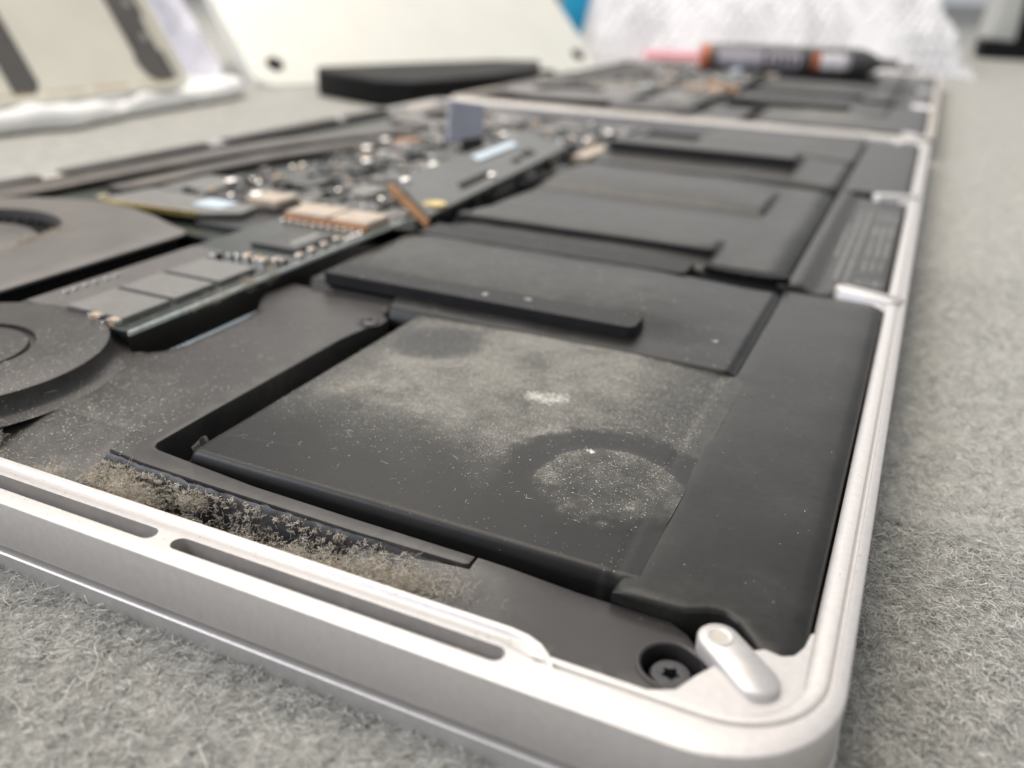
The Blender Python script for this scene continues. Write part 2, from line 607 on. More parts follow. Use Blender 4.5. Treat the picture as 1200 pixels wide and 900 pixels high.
def make_case():
    loops = [rrect(0.4, .4, .4, .4, 11.6, 2.85), rrect(0.08, .08, .08, .08, 12, 3.0), rrect(0, 0, 0, 0, 12, 3.3), rrect(0, 0, 0, 0, 12, H - 0.22),
             rrect(0.07, .07, .07, .07, 11.95, H - 0.07), rrect(0.22, .2, .22, .22, 11.8, H),
             rrect(3.75, 1.05, 3.75, 1.6, 9.6, H), rrect(3.95, 1.18, 3.95, 1.75, 9.4, H - 0.5), rrect(4.3, 1.42, 4.3, 2.0, 9.1, H - 0.5),
             rrect(4.5, 1.75, 4.5, 2.4, 8.8, H - 0.16), rrect(5.0, 2.6, 5.0, 3.2, 8.2, H - 0.1), rrect(5.4, 3.3, 5.4, 3.8, 7.6, H - 0.45),
             rrect(5.55, 3.62, 5.55, 4.0, 7.4, H - 0.9), rrect(5.55, 3.62, 5.55, 4.0, 7.4, 2.9)]
    n = len(loops[0])
    m = MB()
    vs = [p for lp in loops for p in lp]
    fs = []
    k = len(loops)
    for a in range(k):
        b = (a + 1) % k
        for i in range(n):
            j = (i + 1) % n
            fs.append((a * n + i, a * n + j, b * n + j, b * n + i))
    m.add(vs, fs)
    o = m.build('case', 'aluminium', lap)
    # the vent bars along both sides: flat top, groove, inner lip, S-shaped end
    def bar(mirror):
        prof = [(0.7, 3.2), (0.7, H - 0.012), (4.95, H - 0.012), (5.35, H - 0.30), (5.7, H - 0.42), (6.1, H - 0.40), (6.4, H - 0.02), (6.9, H + 0.02), (7.2, H - 0.3), (7.2, 3.2)]
        stations = [(-D + 6, 0, 0), (-29.0, 0, 0), (-27.2, .25, 0.2), (-25.8, .8, .5), (-24.7, 1.7, 1.0), (-23.9, 2.7, 1.8), (-23.5, 3.4, 2.6)]
        vs, fs = [], []
        for x, pull, drop in stations:
            for (y, z) in prof:
                yy = y - (pull if y > 4.5 else 0)
                xx = x
                vs.append((xx, (W - yy) if mirror else yy, z))
        np_ = len(prof)
        for i in range(len(stations) - 1):
            for q in range(np_):
                r = (q + 1) % np_
                fs.append((i * np_ + q, (i + 1) * np_ + q, (i + 1) * np_ + r, i * np_ + r))
        fs.append(list(range(np_)))
        fs.append([(len(stations) - 1) * np_ + q for q in range(np_ - 1, -1, -1)])
        return MB().add(vs, fs).build('vent_bar_tool', 'aluminium')
    for mir in (False, True):
        apply_bool(o, bar(mir), 'UNION')
    # the vent slots
    for mir in (False, True):
        for a, b in ((-29.0, -65.2), (-69.6, -112.0), (-116.0, -158.0)):
            y = W - 3.15 if mir else 3.15
            c = MB().prism(stadium(a, y, b, y, 1.02, 10), 7.1, H + 3).build('slot_tool', None)
            apply_bool(o, c, 'DIFFERENCE')
    o.data.shade_smooth()
    o.data.set_sharp_from_angle(angle=math.radians(38))
    for mir in (False, True):
        for a, b in ((-29.0, -65.2), (-69.6, -112.0), (-116.0, -158.0)):
            y = W - 3.15 if mir else 3.15
            MB().prism(stadium(a, y, b, y, 0.99, 10), 7.12, 7.2).build('slot_floor_dark', 'pan', lap)  # dark brown strip: dust colour plus painted depth for the shallow slot
    return o


case = make_case()
RECV.append(([tuple(c / S for c in v.co) for v in case.data.vertices], [list(p.vertices) for p in case.data.polygons]))
# corner gussets that carry the corner standoffs
gus = [(-22.5, 4.6), (-22.3, 5.45), (-20.0, 5.4), (-15.9, 5.5), (-13.5, 6.7), (-12.4, 9.0), (-10.6, 12.0), (-8.9, 14.3), (-7.4, 15.3), (-5.9, 15.0), (-4.9, 15.6), (-4.2, 17.2), (-3.9, 19.5), (-3.3, 19.5), (-3.3, 10.2), (-5.0, 6.9), (-8.0, 5.0), (-12.0, 4.7)]
for mir in (False, True):
    g = MB().prism([(x, W - y) if mir else (x, y) for x, y in gus], 2.9, H - 0.45)
    g.build('corner_gusset', 'aluminium', lap, bevel=0.5, segs=3)


def standoff(ax, ay, bx, by, r, z0, z1, hole=True):
    m = MB()
    pts = stadium(ax, ay, bx, by, r, 12)
    pin = stadium(ax, ay, bx, by, r - 0.2, 12)
    n = len(pts)
    vs = [(x, y, z0) for x, y in pts] + [(x, y, z1 - 0.22) for x, y in pts] + [(x, y, z1) for x, y in pin]
    m.add(vs, [(k * n + i, k * n + (i + 1) % n, (k + 1) * n + (i + 1) % n, (k + 1) * n + i) for k in (0, 1) for i in range(n)] + [list(range(2 * n, 3 * n))])
    s = m.build('standoff', 'aluminium', lap, smooth=60)
    if hole:
        # raised collar with a flat darker disc painting the shade of its hole
        q = MB().lathe([(r * 0.62, z1 - 0.1), (r * 0.60, z1 + 0.10), (r * 0.50, z1 + 0.12), (r * 0.40, z1 + 0.03)], (bx, by, 0), 32, caps=False)
        q.build('screw_collar', 'aluminium', s, smooth=50)
        MB().lathe([(r * 0.41, z1 - 0.2), (r * 0.41, z1 + 0.045), (r * 0.16, z1 + 0.02)], (bx, by, 0), 24).build('screw_hole', 'aluminium_dirt_shade', s, smooth=50)
    return s


standoff(-7.3, 10.2, -11.4, 14.0, 2.0, 7.8, 9.5)
standoff(-7.3, W - 10.2, -11.4, W - 14.0, 2.0, 7.8, 9.5)
standoff(-2.6, 126.5, -11.6, 129.4, 2.0, 3.0, 9.7)
standoff(-2.6, W - 126.5, -11.6, W - 129.4, 2.0, 3.0, 9.7)
MB().box(-6, -2.9, 122.5, 131.5, 3, 8.5).build('standoff_base', 'aluminium', lap, bevel=0.8)
MB().box(-6, -2.9, W - 131.5, W - 122.5, 3, 8.5).build('standoff_base', 'aluminium', lap, bevel=0.8)

# the display lid folded underneath
ld = MB()
lp = [rrect(0.2, .2, .2, .2, 12, -0.8), rrect(-.2, -.2, -.2, -.2, 12, -0.5), rrect(-.28, -.28, -.28, -.28, 12, 0.3), rrect(-.28, -.28, -.28, -.28, 12, 2.05), rrect(-.12, -.12, -.12, -.12, 12, 2.22), rrect(0.3, .3, .3, .3, 12, 2.26)]
n = len(lp[0])
ld.add([p for q in lp for p in q], [(a * n + i, a * n + (i + 1) % n, (a + 1) * n + (i + 1) % n, (a + 1) * n + i) for a in range(5) for i in range(n)] + [list(range(n - 1, -1, -1)), list(range(5 * n, 6 * n))])
ld.build('display_lid', 'aluminium', lap, smooth=40)
gk = MB()
lp = [rrect(0.8, .8, .8, .8, 11.4, 2.2), rrect(0.8, .8, .8, .8, 11.4, 3.1)]
gk.add([p for q in lp for p in q], [(i, (i + 1) % n, n + (i + 1) % n, n + i) for i in range(n)])
gk.build('gasket', 'aluminium_dirt_shade', lap)
hfield('floor_pan', -D + 3, -3, 5, W - 5, 4.0, lambda x, y: 2.6, 'pan', lap, df=lambda x, y: 0.55 if y < 20 else 0.0)


# ---- battery: near pack
def ring_dust(x, y):
    """dust film on the lower near cell: heavy towards the far side, wiped round the pad mark"""
    d = 0.95 * smoothstep(27, 42, y + 0.10 * (x + 50) + 3.0 * fbm(x, y, 0.12, 3, 5))
    d *= 0.50 + 0.5 * smoothstep(-83, -72, x)
    d *= 1.0 - 0.40 * smoothstep(-40, -26, x)
    d *= 1.0 - 0.75 * smoothstep(2.2, 1.0, math.hypot((x + 70) / 4.2, (y - 66) / 4.0))       # wiped spot near the lug
    d *= 1.0 - 0.5 * smoothstep(1.3, 0.7, math.hypot((x + 54) / 9, (y - 30) / 5))
    q = math.hypot(x + 29.3, (y - 35.6) * 1.02)
    rim = 9.3 + 0.5 * fbm(x, y, 0.4, 2, 9)
    if q < 15.5:
        clean = smoothstep(15.5, 13.2, q + 1.2 * fbm(x, y, 0.5, 2, 2))
        d *= 1.0 - 0.93 * clean
    if q < rim:
        inside = smoothstep(rim, rim - 0.5, q) * max(0.1, 0.66 + 0.18 * smoothstep(5, 9.3, q) + 0.35 * fbm(x, y, 0.22, 4, 21)) * smoothstep(27.5, 33, y + 4 * fbm(x, y, 0.25, 3, 4))
        d = max(d, inside)
    d *= 0.98 + 0.2 * fbm(x, y, 0.12, 4, 31)
    e = 0.12 * smoothstep(0.55, 0.2, abs(x + 24.2 + 0.8 * fbm(x, y, 0.3, 2)))
    return min(1.0, max(0.0, d + e))


def z_lower(x, y):
    z = pillow(x, y, -80.5, -18, 19.0, 90, 3.0, 8.45, 1.5, 0, 1.5, 0)
    z += 0.55 * smoothstep(0, 1, min(1, (x + 80) / 25)) * smoothstep(0, 1, min(1, (y - 19) / 22)) * smoothstep(-20, -40, x)
    q = math.hypot(x + 29.3, y - 35.6)
    z += 0.05 * smoothstep(10.2, 8.6, q)
    z += 0.06 * fbm(x, y, 0.07, 2, 1) + 0.008 * fbm(x, y, 0.8, 2, 2)
    z -= 0.10 * smoothstep(0.9, 0.0, abs(x + 24.0 + 0.03 * (y - 40)))
    # a crease running in from the folded corner
    z += 0.05 * smoothstep(0.7, 0.0, abs((y - 24.5) - 0.16 * (x + 79))) * smoothstep(-50, -75, x)
    return z


low = hfield('battery_cell', -80.5, -21.0, 19.02, 77, 0.42, z_lower, 'wrap', lap, df=ring_dust)
low['label'] = 'lower cell nearest the vents under a thick film of dust with a round wiped mark'
# pinched wrap corner at the front left of that cell
fl = MB()
fp = []
for i in range(9):
    q = i / 8
    fp.append((-80.3 + 0.2 * math.sin(q * 5), 20.6 + 2.9 * q, 8.2 + 0.55 * math.sin(q * 2.6)))
vs = [p for p in fp] + [(x + 0.9, y - 0.2, z - 0.9) for x, y, z in fp] + [(x + 0.12, y, z + 0.02) for x, y, z in fp]
fl.add(vs, [(i, i + 1, 9 + i + 1, 9 + i) for i in range(8)] + [(18 + i, i, i + 1, 18 + i + 1)[::-1] for i in range(8)] + [(9 + i, 9 + i + 1, 18 + i + 1, 18 + i) for i in range(8)])
fl.build('wrap_fold', 'wrap', low, smooth=60)


def bulge(q):
    return math.sin(math.pi * min(1, max(0, q))) ** 0.8


def z_upper(x, y):
    ye = 75.6 + 6.8 * smoothstep(-85.6, -88, x)
    if y < ye - 0.01:
        return 4.0
    z = pillow(x, y, -109, -22.8, ye, 124.5, 4.0, 9.2, 1.4, 0, 0.5, 6.0) - 0.62 * smoothstep(-24.4, -23.0, x)
    z += 2.3 * bulge((y - 81) / 44) * smoothstep(-23, -50, x) * smoothstep(-109, -100, x) * smoothstep(80, 93, y)
    z += 0.10 * fbm(x, y, 0.07, 3, 3) + 0.015 * fbm(x, y, 0.7, 2, 6)
    return z


up_ = hfield('battery_cell', -109, -22.8, 75.62, 124.48, 0.6, z_upper, 'wrap', lap,
             df=lambda x, y: max(0.0, 0.34 + 0.25 * fbm(x, y, 0.15, 3, 8)) * smoothstep(-28, -50, x) * smoothstep(84, 92, y))
up_['label'] = 'swollen upper cell behind the dusty one with a raised foam strip'


def strip(x0, x1, y0, y1, z0, z1, parent, m='foam', r=1.4):
    poly = [(x0, y0), (x1 - r, y0)] + [(x1 - r + r * math.sin(a), y0 + r - r * math.cos(a)) for a in (0.5, 1.0, 1.57)] + \
           [(x1 - r + r * math.cos(a), y1 - r + r * math.sin(a)) for a in (0, 0.6, 1.1, 1.57)] + [(x0, y1)]
    s = MB().prism(poly, z0, z1)
    RECV.append((s.v, s.f))
    return s.build('foam_strip', m, parent, bevel=0.25)


strip(-104, -41.2, 82.0, 89.0, 8.6, 11.25, up_)
# flange along the front edge, cut out round the corner standoff
FL = [(-22.9, 17.6), (-19, 17.4), (-15.4, 17.5), (-13.4, 18.6), (-11.9, 19.0), (-10.4, 18.2), (-9.2, 16.6), (-8.0, 15.2), (-6.6, 14.6), (-5.2, 14.9), (-4.2, 16.4), (-3.95, 19), (-3.95, 124.2), (-12, 124.6), (-22.9, 124.6)]


def inpoly(x, y, P):
    c = False
    for i in range(len(P)):
        (a, b), (e, f) = P[i - 1], P[i]
        if (b > y) != (f > y) and x < (e - a) * (y - b) / (f - b) + a:
            c = not c
    return c


def flange_mesh(name, poly, z0, z1, dz=lambda x, y: 0.0, df=None, rim=0.3, hole=None):
    """a wrapped slab with a softened top rim: outline points, grid inside, dust attribute"""
    # fine outline
    pts = []
    for i in range(len(poly)):
        (ax_, ay_), (bx_, by_) = poly[i], poly[(i + 1) % len(poly)]
        k_ = max(1, int(math.hypot(bx_ - ax_, by_ - ay_) / 1.2))
        pts += [(ax_ + (bx_ - ax_) * q_ / k_, ay_ + (by_ - ay_) * q_ / k_) for q_ in range(k_)]
    if sum(pts[i - 1][0] * pts[i][1] - pts[i][0] * pts[i - 1][1] for i in range(len(pts))) < 0:
        pts = pts[::-1]
    n_ = len(pts)

    def inset(d_):
        out = []
        for i in range(n_):
            (ax_, ay_), (bx_, by_), (cx_, cy_) = pts[i - 1], pts[i], pts[(i + 1) % n_]
            e1 = Vector((bx_ - ax_, by_ - ay_)).normalized(); e2 = Vector((cx_ - bx_, cy_ - by_)).normalized()
            nn_ = Vector((-(e1.y + e2.y), e1.x + e2.x))
            nn_ = nn_.normalized() * min(1.5, 1 / max(0.5, nn_.length / 2))
            out.append((bx_ + nn_.x * d_, by_ + nn_.y * d_))
        return out
    bm = bmesh.new()
    rings = []
    top_ring = inset(rim)
    for d_, zz in ((0.0, z0), (0.0, z1 - rim), (rim * 0.3, z1 - rim * 0.3)):
        rings.append([bm.verts.new((x, y, zz + (dz(x, y) if zz > z0 else 0.0))) for x, y in inset(d_)])
    loops_ = [top_ring]
    if hole:
        loops_.append([tuple(p_) for p_ in hole])
    P2, E2 = [], []
    for lp_ in loops_:
        b_ = len(P2)
        P2 += [Vector(p_) for p_ in lp_]
        E2 += [(b_ + i, b_ + (i + 1) % len(lp_)) for i in range(len(lp_))]
    gx = min(p_[0] for p_ in pts) + 0.9
    while gx < max(p_[0] for p_ in pts):
        gy = min(p_[1] for p_ in pts) + 0.9
        while gy < max(p_[1] for p_ in pts):
            if inpoly(gx, gy, top_ring) and not (hole and inpoly(gx, gy, hole)) and min((gx - q_.x) ** 2 + (gy - q_.y) ** 2 for q_ in P2[:n_ + (len(hole) if hole else 0)]) > 0.5:
                P2.append(Vector((gx, gy)))
            gy += 2.0
        gx += 2.0
    ov_, _e, of_, oo_, _oe, _of = delaunay_2d_cdt(P2, E2, [], 1, 1e-6)
    tv = [bm.verts.new((q_.x, q_.y, z1 + dz(q_.x, q_.y))) for q_ in ov_]
    mp = {}
    for k_, src in enumerate(oo_):
        for i in src:
            mp[i] = tv[k_]
    for f_ in of_:
        mx_, my_ = sum(ov_[i].x for i in f_) / len(f_), sum(ov_[i].y for i in f_) / len(f_)
        if not (hole and inpoly(mx_, my_, hole)):
            bm.faces.new([tv[i] for i in f_])
    rings.append([mp[i] for i in range(n_)])
    if hole:
        hb_ = [bm.verts.new((x, y, z0)) for x, y in hole]
        for i in range(len(hole)):
            j = (i + 1) % len(hole)
            bm.faces.new((mp[n_ + i], mp[n_ + j], hb_[j], hb_[i]))
    for a_ in range(3):
        for i in range(n_):
            j = (i + 1) % n_
            q4 = [rings[a_][i], rings[a_][j], rings[a_ + 1][j], rings[a_ + 1][i]]
            if len(set(q4)) == 4:
                bm.faces.new(q4)
    bmesh.ops.delete(bm, geom=[v for v in bm.verts if not v.link_faces], context='VERTS')
    bmesh.ops.recalc_face_normals(bm, faces=bm.faces)
    for v in bm.verts:
        v.co *= S
    me = bpy.data.meshes.new(name)
    bm.to_mesh(me)
    bm.free()
    if df:
        set_attr(me, 'dust', [df(v.co.x / S, v.co.y / S) for v in me.vertices])
    RECV.append(([tuple(c / S for c in v.co) for v in me.vertices], [list(p.vertices) for p in me.polygons]))
    return me


def fl_dz(x, y):
    return 0.10 * fbm(x, y, 0.06, 3, 4) + 0.012 * fbm(x, y, 0.6, 2, 5) - 0.35 * smoothstep(-7.5, -4.0, x) * 0.6 - 0.32 * smoothstep(-20.5, -22.9, x) * smoothstep(78, 74, y)


me = flange_mesh('battery_flange', FL, 3.0, 8.55, fl_dz, lambda x, y: 0.10 + 0.10 * fbm(x, y, 0.1, 2, 7), 0.55)
flg = link('battery_flange', me, 'wrap', lap, smooth=50)


# ---- battery: middle and far packs
def under_strip(x, y, x0, x1, y0, h, tail, soft=0.5):
    """a strip under the wrap: steep near face, the wrap easing down behind it"""
    w_ = smoothstep(x0 - 3, x0 + 1, x) * smoothstep(x1 + 0.6, x1 - 1.2, x)
    return h * w_ * smoothstep(y0, y0 + soft, y) * smoothstep(y0 + tail, y0 + tail * 0.3, y)


def z_mid(x, y):
    z = pillow(x, y, -107, -22.5, 127.5, 231, 4.5, 9.3, 8.0, 7.0, 1.6, 9.0)
    z += (2.4 * bulge((y - 129) / 54) + 2.6 * bulge((y - 180) / 50)) * smoothstep(-22, -56, x) * smoothstep(-110, -96, x)
    z += under_strip(x, y, -103.5, -40, 135.6, 1.5, 16)
    z += under_strip(x, y, -101, -37.5, 181.5, 1.3, 36, 3.2)
    z += 0.14 * fbm(x, y, 0.05, 3, 11) + 0.05 * fbm(x, y * 0.3, 0.25, 3, 12)
    return z


mid = hfield('battery_cell', -107, -22.5, 127.52, 230.98, 0.62, z_mid, 'wrap_sheen', lap,
             df=lambda x, y: 0.20 + 0.12 * fbm(x, y, 0.1, 2, 13))
mid['label'] = 'middle pair of cells with strips showing through the wrap'
strip(-104.5, -42, 118.6, 128.5, 8.4, 10.7, mid)


def mid_fl_dz(x, y):
    return 1.3 * smoothstep(-18.2, -20.2, x) + 0.05 * fbm(x, y, 0.08, 2, 3)


ML = [(-22.8, 126.6), (-14.6, 127.6), (-13.9, 129.2), (-13.2, 131.4), (-11, 132.3), (-4.3, 132.6), (-4.3, W - 132.6), (-11, W - 132.3), (-13.6, W - 131.0), (-16.8, W - 128.0), (-22.8, W - 127.6)]
me = flange_mesh('battery_flange', ML, 3.0, 7.95, mid_fl_dz, lambda x, y: 0.12)
mfl = link('battery_flange', me, 'wrap_sheen', lap, smooth=50)
mfl['label'] = 'middle flange carrying pale grey printed lines and marks'
strip(-103.2, -40.2, 135.2, 139.5, 8.8, 11.75, mid)
# ragged torn edge of black tape at the near right of the middle pack
tp = [(-40, 127.2)] + [(-40 + 17.5 * i / 24, 127.0 - 1.4 * math.sin(math.pi * i / 24) - rng.uniform(0, 0.5)) for i in range(25)] + [(-22.5, 129.5), (-40, 129.5)]
MB().prism(tp, 9.1, 10.35).build('tape_edge', 'black', mid)

# printed lines on the middle flange (flat print, too blurred to read, set as rows of small marks)
pr = MB()


def row(x, y0, y1, h, gap=0.3, zz=8.06):
    y = y0
    while y < y1:
        w_ = rng.uniform(0.35, 0.95)
        hh = h * rng.choice((0.75, 0.75, 1.0))
        pr.box(x - hh / 2, x + hh / 2, y, y + w_, zz, zz + 0.02)
        y += w_ + (gap if rng.random() < 0.85 else gap * 2.4)


row(-16.5, 158, 192, 0.8, zz=8.10); row(-14.6, 138.5, 211, 0.9); row(-12.5, 138.5, 212, 0.9)
for k in range(3):
    row(-9.8 + 1.7 * k, 148.5 + k, 158, 0.8)
    row(-9.8 + 1.9 * k, 162, 178 + 3 * k, 1.0, 0.3)
    row(-9.9 + 1.9 * k, 182, 194, 1.2, 0.25)
    row(-9.8 + 2.0 * k, 199, 210, 1.0, 0.35)
pr.build('printed_marks', 'print', mfl)
cu = bpy.data.curves.new('mark_text', 'FONT')
cu.body = 'C\u0395'
cu.size = 4.6 * S
cu.align_x = 'CENTER'
tmp = bpy.data.objects.new('mark_text_tool', cu)
COL.objects.link(tmp)
me = bpy.data.meshes.new_from_object(tmp.evaluated_get(bpy.context.evaluated_depsgraph_get()))
bpy.data.objects.remove(tmp)
o = link('conformity_mark', me, 'print', mfl)
o.location = (-7.6 * S, 138.2 * S, 8.09 * S)


def z_far(x, y):
    z = pillow(x, y, -107, -22.5, 234, W - 76, 4.0, 9.4, 5.0, 4.0, 2.0, 6.0)
    z += 2.2 * bulge((y - 234) / 50) * smoothstep(-22, -45, x)
    z += under_strip(x, y, -103, -39, 248, 3.2, 30)
    z += 0.12 * fbm(x, y, 0.05, 3, 17)
    return z


def z_far2(x, y):
    return pillow(x, y, -84, -22.5, W - 75, W - 17, 4.0, 9.3, 3, 2, 2.5, 3) + 2.2 * bulge((y - 284) / 58) * smoothstep(-22, -45, x) + 0.1 * fbm(x, y, 0.06, 2, 19)


far1 = hfield('battery_cell', -107, -22.5, 234.02, W - 76.02, 0.8, z_far, 'wrap_sheen', lap, df=lambda x, y: 0.2)
far1['label'] = 'far upper cell with a thick dark foam strip along its near side'
strip(-102.5, -39.3, 247.4, 252, 9.5, 14.3, far1)
far2 = hfield('battery_cell', -84, -22.5, W - 74.98, W - 17.02, 1.3, z_far2, 'wrap_sheen', lap, df=lambda x, y: 0.25)
far2['label'] = 'far lower cell next to the second laptop'
me = flange_mesh('battery_flange', [(x, W - y) for x, y in FL][::-1], 3.0, 8.9, lambda x, y: 0.08 * fbm(x, y, 0.06, 2, 4))
link('battery_flange', me, 'wrap_sheen', lap, smooth=50)

# ---- speaker by the near vents: flat lug plate, arm along the cell, round cap
spk_top = 7.5
SP = [(-150, 21.5), (-91.5, 21.5), (-90.2, 16.6), (-84, 15.9), (-72, 15.6), (-52, 15.4), (-38.6, 15.6), (-38, 15.9), (-38, 17.4), (-55, 17.6), (-68, 17.9), (-84.6, 19.3), (-85.5, 19.7), (-86.0, 20.6), (-86.2, 30), (-86.3, 62), (-85.6, 68), (-84.2, 72.0), (-84.4, 74.0), (-86.4, 75.6), (-87.6, 81.8), (-96, 81.9), (-111.5, 82.0), (-112.5, 74.5), (-110.5, 70.5), (-107.6, 66.5), (-106.9, 62), (-106.9, 48), (-107.6, 44.6), (-109.6, 42.2), (-112.6, 41.0), (-117.5, 40.4), (-150, 40.4)]
me = flange_mesh('speaker', SP, 2.7, spk_top, lambda x, y: 0.02 * fbm(x, y, 0.1, 2, 2),
                 lambda x, y: min(0.9, 0.22 + 0.5 * smoothstep(40, 20, y) * smoothstep(-86, -98, x) + 0.25 * fbm(x, y, 0.1, 3, 3)))
spk = link('speaker', me, 'plastic', lap, smooth=40)


def z_slope(x, y):
    q = smoothstep(7.0, 22.5, y)
    z = 4.3 + (spk_top - 0.03 - 4.3) * q
    z -= 0.8 * smoothstep(-92.5, -90.8, x) * (1 - q)
    return z


hfield('speaker_slope', -152, -90.6, 6.9, 22.6, 0.7, z_slope, 'plastic', spk,
       df=lambda x, y: min(1.0, 0.35 + 0.6 * smoothstep(18, 8, y) + 0.3 * fbm(x, y, 0.2, 3, 5)))
# round cap with a ring groove
cx, cy, cr = -128.6, 24.2, 21.0
capv = MB()
prof = [(cr + 2.6, 7.45), (cr + 1.2, 7.7), (cr + 0.55, 8.1), (cr + 0.3, 8.6), (cr, 9.6), (cr - 0.05, 10.75), (cr - 0.35, 10.95), (10.6, 11.0), (10.5, 10.1), (9.6, 10.1), (9.4, 10.8), (8.8, 10.85), (0.0, 10.85)]
capv.lathe(prof, (cx, cy, 0), 96)
capv.v = [(x, max(y, 7.6 + 0.02 * abs(y - 7.6)), z) for x, y, z in capv.v]
capo = capv.build('speaker_cap', 'plastic', spk, recv=True, smooth=50)
set_attr(capo.data, 'dust', [0.30] * len(capo.data.vertices))
# dusty foam facing on the arm's near side
ff = MB()
nn = 60
pts = [(-90.1 + 50.0 * i / nn, 16.3 - 0.75 * smoothstep(0, 18, 50.0 * i / nn) + 0.5 * smoothstep(36, 50, 50.0 * i / nn)) for i in range(nn + 1)]
vs, fs = [], []
for (x, y) in pts:
    for z, o_ in ((7.1, -0.15), (6.6, -0.65), (5.4, -0.8), (4.2, -0.75), (2.7, -0.7)):
        vs.append((x, y + o_ + 0.30 * fbm(x, z * 4, 0.7, 3, 2), z + 0.15 * fbm(x, z, 0.9, 2)))
for i in range(nn):
    for k in range(4):
        fs.append((i * 5 + k, (i + 1) * 5 + k, (i + 1) * 5 + k + 1, i * 5 + k + 1))
ffo = ff.add(vs, fs).build('foam_facing', 'plastic_blue', spk, recv=True, smooth=180)
set_attr(ffo.data, 'dust', [0.45] * len(ffo.data.vertices))


# lug screw and corner screw
def screw(x, y, z, r, parent, m='screw', name='screw', seat=True):
    s = MB().lathe([(r, z - 0.8), (r, z + 0.15), (r * 0.86, z + 0.32), (r * 0.38, z + 0.34), (r * 0.34, z - 0.1), (0, z - 0.1)], (x, y, 0), 28).build(name, m, parent, smooth=45)
    # five-lobed recess shown as a ring of lobes
    return s


screw(-86.3, 71.0, spk_top + 0.05, 1.55, spk)
MB().lathe([(2.35, spk_top - 0.1), (2.35, spk_top + 0.16), (2.1, spk_top + 0.22), (1.85, spk_top + 0.12), (1.8, spk_top - 0.05)], (-86.3, 71.0, 0), 36, caps=False).build('lug_ring', 'plastic', spk, smooth=45)
# lower end plate with the deep counterbored corner screw
EP = [(-37.8, 17.4), (-37.8, 15.4), (-52, 15.0), (-54, 13), (-53, 8.0), (-34.5, 7.9), (-29, 7.7), (-26.2, 7.0), (-24.0, 6.1), (-21, 6.2), (-16, 6.5), (-13.6, 7.6), (-12.2, 10), (-11.9, 12.2), (-13.2, 14.6), (-14.6, 16.2), (-16.6, 17.3), (-24, 17.4)]
cxs, cys = -14.9, 11.3
hole = circle(cxs, cys, 2.75, 40)
me = flange_mesh('end_plate', EP, 3.0, 6.85, lambda x, y: 0.6 * smoothstep(-24, -37, x) - 4.5 * smoothstep(-32, -51, x) * smoothstep(16.4, 12.5, y), lambda x, y: 0.75 * smoothstep(-26, -42, x), 0.25, hole)
ep = link('end_plate', me, 'plastic', spk, smooth=40)
MB().lathe([(3.3, 6.8), (3.25, 7.02), (3.05, 7.08), (2.85, 7.02), (2.72, 6.8), (2.72, 3.0)], (cxs, cys, 0), 40, caps=False).build('bore_ring', 'plastic', spk, smooth=50)
sc_ = MB()
sx_, sy_ = cxs + 0.1, cys - 0.30
star_in = [(sx_ + (0.95 if k % 2 == 0 else 0.62) * math.cos(math.pi * k / 5), sy_ + (0.95 if k % 2 == 0 else 0.62) * math.sin(math.pi * k / 5)) for k in range(10)]
ring_o = circle(sx_, sy_, 1.95, 40)
ring_t = circle(sx_, sy_, 1.75, 40)
sv = [(x, y, 2.9) for x, y in ring_o] + [(x, y, 5.95) for x, y in ring_o] + [(x, y, 6.2) for x, y in ring_t] + [(x, y, 6.22) for x, y in circle(sx_, sy_, 1.15, 40)]
sf = [(k * 40 + i, k * 40 + (i + 1) % 40, (k + 1) * 40 + (i + 1) % 40, (k + 1) * 40 + i) for k in range(3) for i in range(40)]
star40 = []
for i in range(40):
    q_ = i / 4
    k0 = int(q_) % 10
    f_ = q_ - int(q_)
    (ax_, ay_), (bx_, by_) = star_in[k0], star_in[(k0 + 1) % 10]
    star40.append((ax_ + (bx_ - ax_) * f_, ay_ + (by_ - ay_) * f_))
sv += [(x, y, 6.20) for x, y in star40] + [(x, y, 5.2) for x, y in star40]
sf += [(k * 40 + i, k * 40 + (i + 1) % 40, (k + 1) * 40 + (i + 1) % 40, (k + 1) * 40 + i) for k in (3, 4) for i in range(40)] + [[200 + i for i in range(40)]]
sc_.add(sv, sf)
sc_.build('corner_screw', 'screw', spk, smooth=30)

# ---- fan behind the speaker
fan = MB()
fx, fy = -187, 66
N = 120
FP = [(-148.8, 38), (-148.8, 92), (-150, 94), (-157, 96.5), (-166, 100.5), (-176, 103.5), (-187, 104.5), (-198, 102.5), (-208, 97.5), (-217, 89), (-223, 78), (-225, 66), (-223, 53), (-216, 41), (-205, 32), (-190, 28), (-170, 29), (-155, 33)]


def star(px_, py_, ang):
    """where the ray from the hole centre at this angle leaves the outline"""
    dx_, dy_ = math.cos(ang), math.sin(ang)
    best = 1e9
    for i in range(len(FP)):
        (ax_, ay_), (bx_, by_) = FP[i - 1], FP[i]
        den = dx_ * (by_ - ay_) - dy_ * (bx_ - ax_)
        if abs(den) < 1e-9:
            continue
        t_ = ((ax_ - px_) * (by_ - ay_) - (ay_ - py_) * (bx_ - ax_)) / den
        q_ = ((ax_ - px_) * dy_ - (ay_ - py_) * dx_) / den
        if t_ > 0 and -1e-6 <= q_ <= 1 + 1e-6:
            best = min(best, t_)
    return (px_ + dx_ * best, py_ + dy_ * best)


